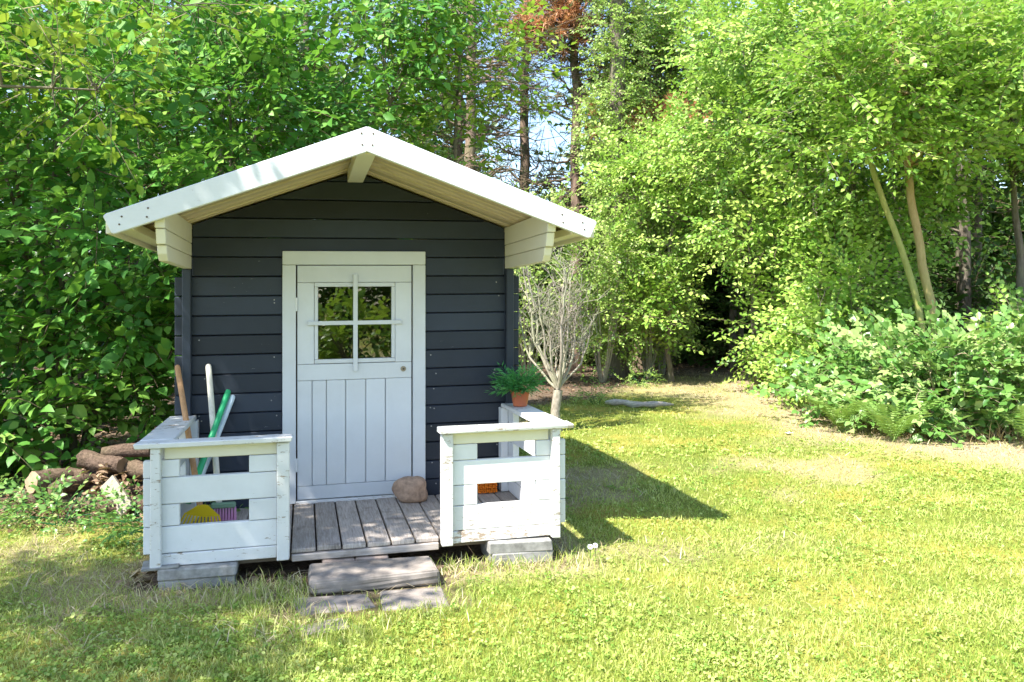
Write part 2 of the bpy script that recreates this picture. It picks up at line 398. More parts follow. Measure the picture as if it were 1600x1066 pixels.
# roof
def roof_slab(s, y0, y1, lo, hi, x0=.0, x1=1.135, bev=.002):
    return prism_poly(s, [(x0, 2.10 + lo - .36 * x0), (x1, 2.10 + lo - .36 * x1), (x1, 2.10 + hi - .36 * x1), (x0, 2.10 + hi - .36 * x0)], y0, y1, bev)
def prism_poly(s, poly, y0, y1, bev=.002): return prism_bm([(s * a, b) for a, b in poly], 'y', y0, y1, bev)
roof = put('roof', prism_bm([(-1.165, 2.124 - .36 * 1.165), (0, 2.124), (1.165, 2.124 - .36 * 1.165), (1.165, 2.131 - .36 * 1.165), (0, 2.131), (-1.165, 2.131 - .36 * 1.165)], 'y', -.957, 2.15, 0), M['felt'], house)
for s in (-1, 1):
    nb = 10; wd = .955 / nb
    for i in range(nb):
        y0 = -.955 + i * wd
        d = RNG.uniform(0, .0025)
        put('soffit_board', roof_slab(s, y0 + .010, y0 + wd - .010, d * 3, .021, .003, 1.14, .006), M['soffit'], roof)
    put('rear_decking', roof_slab(s, .002, 2.148, .001, .021, .003, 1.14), M['soffit'], roof)
    put('eave_fascia', box_bm(*sorted((s * 1.142, s * 1.163)), -.955, 2.148, 1.625, 1.700, .002), M['cream'], roof)
    put('eave_batten', box_bm(*sorted((s * 1.05, s * 1.138)), -.93, 2.14, 1.645, 1.685, .002), M['cream'], roof)
    # bargeboard
    bb = put('bargeboard', prism_poly(s, [(.0008, 2.150), (1.158, 1.712), (1.168, 1.700), (1.133, 1.625), (1.12, 1.622), (.0008, 2.028)], -.988, -.960, .003), M['white'], house)
    for (nx_, nz_) in ((.028, 2.115), (.024, 2.06), (.98, 1.74), (.985, 1.70), (1.09, 1.70), (1.1, 1.665)):
        bmn = bmesh.new(); bmesh.ops.create_cone(bmn, cap_ends=True, segments=8, radius1=.0045, radius2=.0045, depth=.003, matrix=Matrix.Translation((s * nx_, -.9885, nz_)) @ Matrix.Rotation(math.pi / 2, 4, 'X'))
        put('nail', bmn, M['nail'], bb)
B('ridge_beam', house, M['cream'], (-.046, .046), (-.955, -.005), (2.022, 2.094))
# door frame
fr = B('door_frame', house, M['white_door'], (-DW, DW), (-.022, .02), (1.532, 1.612))
B('jamb', fr, M['white_door'], (-DW, -.342), (-.0225, .02), (.135, 1.530)); B('jamb', fr, M['white_door'], (.342, DW), (-.0225, .02), (.135, 1.530))
B('threshold', fr, M['white_worn'], (-.341, .341), (-.03, .02), (.131, .149))
# door: rails and stiles of planks, boarded lower half, four-pane window with crossed bars
door = B('door', house, M['white_door'], (-.334, .334), (.008, .022), (.154, .945), .001)
def D(name, x, z, y=(-.012, .0075), mat='white_door', parent=None, bev=.002): return B(name, parent or door, M[mat], x, y, z, bev)
D('rail', (-.334, .334), (1.428, 1.527)); D('stile', (-.334, -.238), (.948, 1.426)); D('stile', (.236, .334), (.948, 1.426))
D('rail', (-.334, .334), (.852, .946)); D('rail', (-.334, .334), (.155, .232))
D('stile', (-.334, -.252), (.234, .850)); D('stile', (.180, .334), (.234, .850))
px_ = [-.2505, -.168, -.056, .062, .178]
for a, b in zip(px_[:-1], px_[1:]): D('plank', (a + .002, b - .002), (.234, .850), (-.008 + RNG.uniform(-.001, .001), .0075), bev=.003)
win = D('window_frame', (-.236, .234), (1.402, 1.426), (-.018, .018))
D('bead', (-.236, .234), (.950, .974), (-.018, .018), parent=win); D('bead', (-.236, -.216), (.975, 1.401), (-.018, .018), parent=win); D('bead', (.214, .234), (.975, 1.401), (-.018, .018), parent=win)
for (a, b) in ((-.215, -.010), (.012, .213)):
    for (c_, d_) in ((.976, 1.180), (1.198, 1.400)):
        D('pane', (a, b), (c_, d_), (.000, .004), 'glass', win, 0)
D('glazing_bar', (-.013, .013), (.90, 1.475), (-.034, -.020), parent=win); D('glazing_bar', (-.275, .27), (1.176, 1.200), (-.0345, -.0195), parent=win, bev=.0015)
D('glazing_bar', (-.009, .011), (.975, 1.401), (-.018, .012), parent=win); D('glazing_bar', (-.215, .213), (1.181, 1.197), (-.017, .013), parent=win)
bm = bmesh.new(); bmesh.ops.create_cone(bm, cap_ends=True, segments=20, radius1=.017, radius2=.015, depth=.01, matrix=Matrix.Translation((.285, -.016, .905)) @ Matrix.Rotation(math.pi / 2, 4, 'X'))
lk = put('lock', bm, M['brass'], door)
bm = bmesh.new(); bmesh.ops.create_cone(bm, cap_ends=True, segments=12, radius1=.006, radius2=.006, depth=.004, matrix=Matrix.Translation((.285, -.0225, .905)) @ Matrix.Rotation(math.pi / 2, 4, 'X'))
put('keyhole', bm, M['nail'], lk)
for z in (1.30, .36): D('hinge', (-.345, -.333), (z - .04, z + .04), (-.027, -.013), 'white')
# interior floor and a bare back (seen dimly through the panes)
B('inside_floor', house, M['inner'], (-.9, .9), (.05, 1.95), (.105, .125), 0)
# porch deck
deck = B('porch_deck', house, M['joist'], (-.94, .94), (-.93, -.895), (.078, .112))
B('joist', deck, M['joist'], (-.94, .94), (-.05, -.01), (.045, .112)); B('joist', deck, M['joist'], (-.94, .94), (-.49, -.45), (.045, .112))
nb = 16; wd = 1.9 / nb
for i in range(nb):
    x0 = -.95 + i * wd
    B('deck_board', deck, M['deck'], (x0 + .004, x0 + wd - .004), (-.952 + RNG.uniform(-.006, .006), -.026), (.114, .136 + RNG.uniform(-.002, .002)), .004, .0015)
B('edge_board', deck, M['deckedge'], (-.352, .352), (-.966, -.935), (.078, .112), .004, .002)
# railings
YF = -.965
def railing(s):
    sx = lambda a, b: tuple(sorted((s * a, s * b)))
    cap = B('railing', house, M['white_worn'], sx(.350, 1.035), (-1.025, -.905), (.652, .678), .004, .004)
    wm = 'white' if s > 0 else 'white'
    B('cap_board', cap, M['white_worn'], sx(.885, 1.03), (-.902, -.02), (.652, .677), .004, .004)
    B('top_rail', cap, M['cream'], sx(.42, .915), (YF, YF + .036), (.594, .6505))
    rows = [(.165, .2855, 0), (.2885, .3865, 1), (.3895, .510, 0), (.513, .591, 1)]
    B('base_board', cap, M['white_peeled'] if s > 0 else M['white_worn'], sx(.42, .95), (YF - .006, YF + .034), (.105, .162), .003, .002)
    for z0, z1, hole in rows:
        j = RNG.uniform(-.002, .002, 4)
        if hole:
            B('board', cap, M['white'], sx(.42, .545), (YF + j[0], YF + .036), (z0, z1)); B('board', cap, M['white'], sx(.85, 1.005), (YF + j[1], YF + .036), (z0, z1))
        else: B('board', cap, M['white'] if z0 > .2 or s < 0 else M['white_worn'], sx(.42, 1.005), (YF + j[2], YF + .036), (z0, z1))
    B('post', cap, M['white_worn'], sx(.362, .418), (-1.000, -.925), (.098, .6505), .004, .002)
    B('post', cap, M['white_worn'], sx(.925, .968), (-1.008, -.9675), (.100, .6505), .004, .003)
    # side run back to the wall
    for z0, z1, hole in [(.14, .2245, 0), (.2275, .3365, 0), (.3395, .448, 1), (.451, .560, 0), (.563, .6505, 1)]:
        if hole:
            B('board', cap, M['white'], sx(.922, .960), (-.927, -.80), (z0, z1)); B('board', cap, M['white'], sx(.922, .960), (-.19, -.06), (z0, z1))
        else: B('board', cap, M['white'], sx(.922, .960), (-.927, -.06), (z0, z1))
    B('post', cap, M['white'], sx(.876, .920), (-.075, -.005), (.138, .6505))
railing(-1); railing(1)

# ------------------------------------------------------------------ blocks, step, stones under and before the porch
def single(name, bm, mat, label, cat, loc=None, rz=TH, group=None, smooth_f=False):
    me = bpy.data.meshes.new(name); bm.to_mesh(me); bm.free(); me.materials.append(mat)
    if smooth_f:
        for p in me.polygons: p.use_smooth = True
    return tag(link(name, me, None, loc, (0, 0, rz)), label, cat, group)
def rough_box(sx, sy, sz, bev=.006, wob=.004, cuts=1, rough=.0008):
    bm = box_bm(-sx / 2, sx / 2, -sy / 2, sy / 2, 0, sz, bev, wob)
    bmesh.ops.subdivide_edges(bm, edges=bm.edges[:], cuts=cuts, use_grid_fill=True)
    for v_ in bm.verts: v_.co += Vector(RNG.normal(0, rough, 3)) * .6
    return bm
def blk(name, sx, sy, sz, mat, x, y, z, rz, label, cat, **k):
    p = W(x, y, z); return single(name, rough_box(sx, sy, sz, **k), M[mat], label, cat, p, TH + rz)
SL = SHEAR
blk('concrete_block', .33, .26, .052, 'concrete', -.77, -.885, -.008, .02, 'weathered grey block on the grass, lower of two under the porch corner by the brooms', 'block')
blk('concrete_block', .34, .26, .048, 'concrete', -.765, -.89, .045, -.02, 'flat grey block, upper of two under the porch corner by the brooms', 'block')
blk('concrete_block', .32, .26, .060, 'concrete', .765, -.885, -.008, .01, 'pale grey block on the grass, lower of two under the porch corner by the flowerpot', 'block')
blk('concrete_block', .33, .25, .056, 'concrete', .76, -.89, .053, -.015, 'pale grey block, upper of two under the porch corner by the flowerpot', 'block')
for s, t in ((-1, 'brooms'), (1, 'flowerpot')):
    blk('concrete_block', .3, .3, .12, 'concrete', s * .76, 1.8, -.008, 0, 'grey block holding up the back of the playhouse on the side of the ' + t, 'block')
blk('brick', .155, .10, .076, 'brick', -.135, -.930, -.002, .03, 'brown brick under the porch edge, nearer the broom corner of the pair', 'brick')
blk('brick', .155, .10, .076, 'brick', .025, -.930, -.002, -.02, 'brown brick under the porch edge, nearer the boulder of the pair', 'brick')
blk('step_slab', .585, .25, .070, 'concrete2', .02, -1.125, .000, .02, 'worn grey stone slab serving as doorstep before the porch', 'step', bev=.012, wob=.008, cuts=3, rough=.0022)
for x, y, sx, sy, r, lb in ((-.16, -1.40, .33, .26, .1, 'flat sunken paving stone before the doorstep, on the broom side'), (.17, -1.385, .30, .24, -.08, 'flat sunken paving stone before the doorstep, on the flowerpot side'), (-.22, -1.62, .22, .12, .2, 'small flat paving stone farthest out in the grass before the doorstep')):
    blk('paving_stone', sx, sy, .05, 'concrete2', x, y, -.047, r, lb, 'paving stone', bev=.012, wob=.012, cuts=2, rough=.002)
for x, y, z, r, s_, lb in ((-.93, -.94, .09, .1, .16, 'thin grey slate shim poking out under the porch corner by the brooms'),):
    blk('slate_shim', s_, .14, .012, 'concrete', x, y, .092, r, lb, 'shim', bev=.003, wob=.004)
# boulder on the deck
bm = bmesh.new(); bmesh.ops.create_icosphere(bm, subdivisions=4, radius=1)
P = np.array([v_.co[:] for v_ in bm.verts]); dsp = 1 + (vnoise(P, 1.1, 8) - .5) * .62 + (fbm(P, 2.6, 5) - .5) * .16
dsp *= 1 + .10 * np.maximum(0, P[:, 0] * .8 + P[:, 2] * .5) ** 3
for v_, d in zip(bm.verts, dsp):
    v_.co = Vector((v_.co.x * .112 * d, v_.co.y * .09 * d, v_.co.z * .086 * d))
zmin = min(v_.co.z for v_ in bm.verts)
for v_ in bm.verts:
    v_.co.z -= zmin + .012
    if v_.co.z < 0: v_.co.z = 0
single('boulder', bm, M['stone'], 'rounded brown boulder lying on the porch deck at the foot of the door', 'boulder', W(.315, -.145, .1375 + SL * .315), .0, smooth_f=True)

# ------------------------------------------------------------------ tubes
def tube(pts, radii, sides=7, cap=True, wob=0.0):
    pts = np.asarray(pts, float); radii = np.asarray(radii, float); n_ = len(pts)
    T = np.gradient(pts, axis=0); T /= np.linalg.norm(T, axis=1, keepdims=True) + 1e-9
    ref = np.array([0, 0, 1.0]) if abs(T[0, 2]) < .8 else np.array([1.0, 0, 0])
    A = np.cross(T, ref); A /= np.linalg.norm(A, axis=1, keepdims=True) + 1e-9; Bn = np.cross(T, A)
    ang = np.linspace(0, 2 * np.pi, sides, endpoint=False)
    Vt = pts[:, None] + radii[:, None, None] * (np.cos(ang)[None, :, None] * A[:, None] + np.sin(ang)[None, :, None] * Bn[:, None])
    if wob: Vt = Vt + RNG.normal(0, wob, Vt.shape) * radii[:, None, None]
    ii = np.arange(n_ * sides).reshape(n_, sides); nxt = np.roll(ii, -1, 1)
    Fq = np.stack([ii[:-1], nxt[:-1], nxt[1:], ii[1:]], -1).reshape(-1, 4)
    return Vt.reshape(-1, 3), Fq
class Tubes:
    def __init__(s): s.V = []; s.F = []; s.n = 0
    def add(s, pts, radii, sides=7, wob=0.0):
        v_, f_ = tube(pts, radii, sides, wob=wob); s.V.append(v_); s.F.append(f_ + s.n); s.n += len(v_)
    def mesh(s, name, mat): return np_mesh(name, np.concatenate(s.V), [(np.concatenate(s.F), 0)], [mat], smooth_f=True)
def wiggle(a, b, n_, amp, rng, sag=0.0):
    a = np.asarray(a, float); b = np.asarray(b, float); t = np.linspace(0, 1, n_)[:, None]
    p = a + (b - a) * t; L = np.linalg.norm(b - a)
    off = rng.normal(0, amp * L, (n_, 3)); off = (off + np.roll(off, 1, 0) + np.roll(off, -1, 0)) / 2
    p = p + off * np.sin(np.pi * t) ** .7; p[:, 2] += (sag * L * np.sin(np.pi * t))[:, 0]
    return p

# ------------------------------------------------------------------ porch things
def closed_tube_bm(pts, radii, sides=12):
    v_, f_ = tube(pts, radii, sides); bm = bmesh.new(); vv = [bm.verts.new(p) for p in v_]
    for q in f_: bm.faces.new([vv[i] for i in q])
    bm.faces.new(vv[:sides][::-1]); bm.faces.new(vv[-sides:]); bmesh.ops.recalc_face_normals(bm, faces=bm.faces); return bm
def part(name, bm, mat, parent, smooth_f=False):
    me = bpy.data.meshes.new(name); bm.to_mesh(me); bm.free(); me.materials.append(mat)
    if smooth_f:
        for p in me.polygons: p.use_smooth = True
    return link(name, me, parent)
DZ = .137
def stick(root, base, x0, y0, z0, x1, y1, z1, r, mat, end=None):
    a = W(x0, y0, z0) - base; b = W(x1, y1, z1) - base; d = (b - a)
    pts = [a + d * t for t in (0, .02, .5, .975, .992, 1)]
    h = part('handle', closed_tube_bm(pts, [r, r, r, r, r * .85, r * .45]), mat, root, True)
    return h
def deckz(x): return DZ + SL * x + .001
# yellow toy rake with wooden handle
bz = deckz(-.80); base = W(-.815, -.50, bz); rk = empty('toy_rake', tuple(base)); tag(rk, 'yellow plastic fan rake with brown wooden handle leaning behind the porch rail', 'rake')
stick(rk, base, -.815, -.492, bz + .125, -.985, -.068, .955, .0155, M['handle_wood'])
def fan_bm():
    bm = bmesh.new()
    # palm of the fan
    top = [(-.022, .135), (.022, .135)]; bot = [(.085, .085), (.045, .078), (0, .075), (-.045, .078), (-.085, .085)]
    loop = top + bot
    A = [bm.verts.new((x, -.004, z)) for x, z in loop]; Bv = [bm.verts.new((x, .006, z)) for x, z in loop]
    bm.faces.new(A); bm.faces.new(Bv[::-1])
    for i in range(len(loop)): bm.faces.new((A[i], Bv[i], Bv[(i + 1) % len(loop)], A[(i + 1) % len(loop)]))
    for i in range(12):
        t = i / 11 * 2 - 1; x0 = t * .08; x1 = t * .112
        w0, w1 = .0050, .0042
        q = [(x0 - w0, -.003, .09), (x0 + w0, -.003, .09), (x1 + w1, -.012, .008), (x1 - w1, -.012, .008)]
        A = [bm.verts.new(p) for p in q]; Bv = [bm.verts.new((p[0], p[1] + .005, p[2])) for p in q]
        bm.faces.new(A); bm.faces.new(Bv[::-1])
        for j in range(4): bm.faces.new((A[j], Bv[j], Bv[(j + 1) % 4], A[(j + 1) % 4]))
        q2 = [(x1 - w1, -.012, .008), (x1 + w1, -.012, .008), (x1 + w1, -.022, .001), (x1 - w1, -.022, .001)]
        A = [bm.verts.new(p) for p in q2]; Bv = [bm.verts.new((p[0], p[1] + .005, p[2] + .001)) for p in q2]
        bm.faces.new(A); bm.faces.new(Bv[::-1])
        for j in range(4): bm.faces.new((A[j], Bv[j], Bv[(j + 1) % 4], A[(j + 1) % 4]))
    bmesh.ops.recalc_face_normals(bm, faces=bm.faces); return bm
h = part('rake_head', fan_bm(), M['yellow'], rk); h.rotation_euler = (0, .12, TH)
# broom with pink bristles, pale handle
bz = deckz(-.70); base = W(-.705, -.30, bz); br = empty('broom', tuple(base)); tag(br, 'broom with pink bristles and upright pale wooden handle behind the porch rail', 'broom')
stick(br, base, -.742, -.285, bz + .085, -.825, -.018, .955, .0165, M['handle_pale'])
h = part('broom_head', box_bm(-.075, .05, -.02, .02, .066, .095, .006), M['greenblk'], br); h.rotation_euler = (0, 0, TH)
bm = bmesh.new()
for i in range(9):
    for j in range(3):
        x, y = -.068 + i * .014, -.013 + j * .013
        bmesh.ops.create_cone(bm, segments=5, radius1=.008, radius2=.0045, depth=.066, cap_ends=True, matrix=Matrix.Translation((x * 1.06, y * 1.1, .0335)))
b_ = part('bristles', bm, M['pink'], br); b_.rotation_euler = (0, 0, TH)
# green handled hoe-like toy spade and pale blue handled scoop
bz = deckz(-.9); base = W(-.89, -.42, bz); gs = empty('toy_spade', tuple(base)); tag(gs, 'toy spade with bright green handle leaning behind the porch rail', 'spade')
stick(gs, base, -.885, -.410, bz + .13, -.715, -.02, .805, .0165, M['handle_green'])
bm = prism_bm([(-.035, .14), (.035, .14), (.042, .04), (0, .002), (-.042, .04)], 'y', -.004, .004, .001); h = part('blade', bm, M['scoop'], gs); h.rotation_euler = (-.35, 0, TH)
bz = deckz(-.8); base = W(-.885, -.27, bz); ps = empty('toy_scoop', tuple(base)); tag(ps, 'toy shovel with pale blue handle leaning beside the bright green handle', 'shovel')
stick(ps, base, -.88, -.262, bz + .12, -.69, -.02, .775, .0165, M['handle_white'])
bm = prism_bm([(-.04, .13), (.04, .13), (.045, .035), (.03, .002), (-.03, .002), (-.045, .035)], 'y', -.004, .004, .001); h = part('blade', bm, M['handle_white'], ps); h.rotation_euler = (-.3, 0, TH)
# orange scrubbing brush on the deck
bz = deckz(.79); base = W(.785, -.10, bz); ob = empty('scrubbing_brush', tuple(base), TH); tag(ob, 'orange bristled scrubbing brush on the deck behind the railing by the flowerpot', 'brush')
part('back', box_bm(-.062, .062, .030, .046, .002, .076, .004), M['orange'], ob)
bm = bmesh.new()
for i in range(9):
    for j in range(6):
        bmesh.ops.create_cone(bm, segments=5, radius1=.0035, radius2=.0062, depth=.034, cap_ends=True, matrix=Matrix.Translation((-.054 + i * .0135 + RNG.uniform(-.002, .002), .014, .010 + j * .0125)) @ Matrix.Rotation(math.pi / 2 + RNG.uniform(-.15, .15), 4, 'X'))
part('bristles', bm, M['orange'], ob)

# flowerpot
pb = W(.955, -.235, .678 + SL * .955 + .0015); pot = empty('flowerpot', tuple(pb)); tag(pot, 'orange-brown flowerpot with feathery green plant standing on the porch rail', 'flowerpot')
prof = [(0, .0), (.040, .0), (.042, .004), (.0545, .082), (.0585, .083), (.0595, .1), (.0555, .1005), (.0535, .088), (0, .088)]
bm = bmesh.new(); seg = 28; rings = []
for r, z in prof: rings.append([bm.verts.new((r * math.cos(2 * math.pi * i / seg), r * math.sin(2 * math.pi * i / seg), z)) for i in range(seg)] if r > 0 else [bm.verts.new((0, 0, z))])
for a, b in zip(rings[:-1], rings[1:]):
    for i in range(seg):
        j = (i + 1) % seg
        if len(a) == 1: bm.faces.new((a[0], b[j], b[i]))
        elif len(b) == 1: bm.faces.new((a[i], a[j], b[0]))
        else: bm.faces.new((a[i], a[j], b[j], b[i]))
part('pot', bm, M['terracotta'], pot, True)
bm = bmesh.new(); bmesh.ops.create_circle(bm, cap_ends=True, segments=20, radius=.052, matrix=Matrix.Translation((0, 0, .0895))); part('soil', bm, M['soil_pot'], pot)

# ------------------------------------------------------------------ foliage machinery
def leaf_geo(L, wd, fold=.25, kind='ovate', curl=.12):
    """leaf along +Y, face up +Z; returns verts, quads"""
    if kind == 'ovate':
        p = np.array([(0, 0, 0), (-.5 * wd, .30 * L, fold * wd * .5), (-.40 * wd, .62 * L, fold * wd * .4), (0, L, -curl * L), (.40 * wd, .62 * L, fold * wd * .4), (.5 * wd, .30 * L, fold * wd * .5), (0, .5 * L, 0)])
        f = np.array([(0, 6, 2, 1), (0, 5, 4, 6), (6, 3, 2, 2), (6, 4, 3, 3)])
        q = np.array([(0, 6, 2, 1), (0, 5, 4, 6)]); t = np.array([(6, 3, 2), (6, 4, 3)])
        return p, q, t
    p = np.array([(0, 0, 0), (-.5 * wd, .45 * L, fold * wd * .5), (0, L, -curl * L), (.5 * wd, .45 * L, fold * wd * .5)])
    return p, np.zeros((0, 4), int), np.array([(0, 2, 1), (0, 3, 2)])
def rot_axis(ax, a):
    return np.array(Matrix.Rotation(a, 3, Vector(ax)))
def make_spray(rng, n_=10, L=.45, leaf=.10, wd=.065, kind='ovate', droop=.15, spread=1.0, twig=.003, jit=.45, trip=False, fold=.25):
    """a leafy twig along +Y"""
    Vs, Q, T, TW, tint, k_ = [], [], [], [], [], 0
    ts = np.linspace(.12, 1, n_); bend = rng.normal(0, .12)
    def pos(t): return np.array([bend * L * t * t, L * t, -droop * L * t * t])
    for i, t in enumerate(ts):
        side = 1 if i % 2 else -1
        a = 0 if i == n_ - 1 else side * spread * rng.uniform(.7, 1.25)
        subs = [(a, 1.0)] if not trip else [(a, 1.0), (a + .95, .8), (a - .95, .8)]
        for aa, s_ in subs:
            s_ = s_ * rng.uniform(.7, 1.15) * (1 - .25 * t)
            p, q, tr = leaf_geo(leaf * s_, wd * s_, fold * rng.uniform(.3, 1.5), kind, rng.uniform(0, .25))
            R = rot_axis((0, 0, 1), -aa) @ rot_axis((1, 0, 0), rng.normal(-.12, jit * .6)) @ rot_axis((0, 1, 0), rng.normal(0, jit))
            st = pos(t) + R @ np.array([0, leaf * .12, 0])
            p = p @ R.T + st
            Vs.append(p); Q.append(q + k_); T.append(tr + k_); k_ += len(p); tint.append(np.full(len(p), rng.normal(0, .13)))
    tp, tq = tube([pos(t) for t in (0, .35, .7, 1)], [twig, twig * .8, twig * .6, twig * .3], 3)
    Vs.append(tp); TW.append(tq + k_); tint.append(np.zeros(len(tp)))
    return np.concatenate(Vs), np.concatenate(Q), np.concatenate(T), np.concatenate(TW), np.concatenate(tint)
def place(tmpls, P, Dr, Up, S, tb, rng):
    """instances of spray templates baked into arrays; Dr = twig direction, Up = leaf-face side, tb = base tint"""
    n_ = len(P); which = rng.integers(0, len(tmpls), n_)
    Dr = Dr / (np.linalg.norm(Dr, axis=1, keepdims=True) + 1e-9)
    X = np.cross(Dr, Up); X /= np.linalg.norm(X, axis=1, keepdims=True) + 1e-9; Z = np.cross(X, Dr)
    VV, QQ, TT, WW, TI, k_ = [], [], [], [], [], 0
    for w_, (tv, tq, tt, tw, ti) in enumerate(tmpls):
        m = np.where(which == w_)[0]
        if not len(m): continue
        R = np.stack([X[m], Dr[m], Z[m]], -1) * S[m][:, None, None]
        v_ = np.einsum('nij,vj->nvi', R, tv) + P[m][:, None]
        off = (np.arange(len(m)) * len(tv))[:, None, None] + k_
        VV.append(v_.reshape(-1, 3)); TI.append((tb[m][:, None] + ti[None]).ravel())
        for src, dst in ((tq, QQ), (tt, TT), (tw, WW)):
            if len(src): dst.append((src[None] + off).reshape(-1, src.shape[1]))
        k_ += len(m) * len(tv)
    c4 = lambda a: np.concatenate(a) if a else np.zeros((0, 4), int)
    return np.concatenate(VV), c4(QQ), (np.concatenate(TT) if TT else np.zeros((0, 3), int)), c4(WW), np.clip(np.concatenate(TI), 0, 1)
def foliage_mesh(name, tmpls, P, Dr, Up, S, tb, rng, leaf, twig):
    v_, q, t, w_, ti = place(tmpls, P, Dr, Up, S, tb, rng)
    return np_mesh(name, v_, [(q, 0), (t, 0), (w_, 1)], [leaf, twig], ti)
def lobe_points(lobes, n_, rng, shell=.5, gap=.35, gs=1.6, seed=0, zmin=.05):
    lobes = np.asarray(lobes, float); vol = (lobes[:, 3] * lobes[:, 4] + lobes[:, 3] * lobes[:, 5]) ; pr = vol / vol.sum()
    out_p, out_d = [], []; got = 0
    while got < n_:
        m = n_ * 2; li = rng.choice(len(lobes), m, p=pr); d = rng.normal(size=(m, 3)); d /= np.linalg.norm(d, axis=1, keepdims=True)
        r = (shell ** 3 + (1 - shell ** 3) * rng.random(m)) ** (1 / 3) * rng.uniform(.80, 1.08, m) * (1 + .22 * (rng.random(m) ** 4))
        p = lobes[li, :3] + d * lobes[li, 3:6] * r[:, None]
        keep = (fbm(p, gs, seed) > gap + rng.uniform(-.06, .06, m)) & (p[:, 2] > zmin)
        p, d = p[keep], d[keep]; out_p.append(p); out_d.append(d); got += len(p)
    return np.concatenate(out_p)[:n_], np.concatenate(out_d)[:n_]
def sprays_for(lobes, n_, rng, up_bias=.15, hor=1.0, facing=None, **k_):
    P, d = lobe_points(lobes, n_, rng, **k_)
    Dr = d * np.array([1, 1, .45]) + rng.normal(0, .45, P.shape) + np.array([0, 0, up_bias])
    Up = np.array([0, 0, 1.0]) * hor + d * .45 + rng.normal(0, .22, P.shape)
    if facing is not None: Up = Up + np.asarray(facing)
    return P, Dr, Up
H_ = np.random.default_rng(11)
T_HEDGE = [make_spray(H_, 9, .42, .125, .082, droop=.22, jit=.35) for _ in range(8)]
T_LIME = [make_spray(H_, 9, .46, .105, .06, droop=.12, jit=.4) for _ in range(8)]
T_BEECH = [make_spray(H_, 11, .50, .098, .064, 'ovate', .1, jit=.38, twig=.0025) for _ in range(8)]
T_BEECHF = [make_spray(H_, 11, .6, .11, .07, 'diamond', .1, jit=.45, twig=.004) for _ in range(8)]
T_BRAMBLE = [make_spray(H_, 6, .5, .115, .085, droop=.3, jit=.4, trip=True, twig=.0035) for _ in range(8)]
T_IVY = [make_spray(H_, 10, .34, .075, .055, 'diamond', .25, jit=.6, twig=.003) for _ in range(8)]
T_FAR = [make_spray(H_, 10, .9, .20, .13, 'diamond', .12, jit=.6, twig=.006) for _ in range(6)]
T_POT = [make_spray(H_, 13, .11,   .046, .010, 'diamond', .1, spread=.7, jit=.3, twig=.001, fold=.1) for _ in range(5)]

# pot plant foliage
n_ = 90; rg = np.random.default_rng(3); az = rg.uniform(0, 2 * np.pi, n_); el = np.arcsin(rg.uniform(.0, .98, n_))
Dp = np.stack([np.cos(az) * np.cos(el), np.sin(az) * np.cos(el), np.sin(el)], -1)
Pp = np.array([0, 0, .09]) + Dp * rg.uniform(.005, .055, n_)[:, None]; Pp[:, 2] = np.maximum(Pp[:, 2], .092)
link('foliage', foliage_mesh('foliage', T_POT, Pp, Dp, np.tile((0, 0, 1.0), (n_, 1)) + rg.normal(0, .3, (n_, 3)), rg.uniform(.9, 1.4, n_), rg.uniform(.35, .95, n_), rg, M['leaf_pot'], M['leaf_pot']), pot)

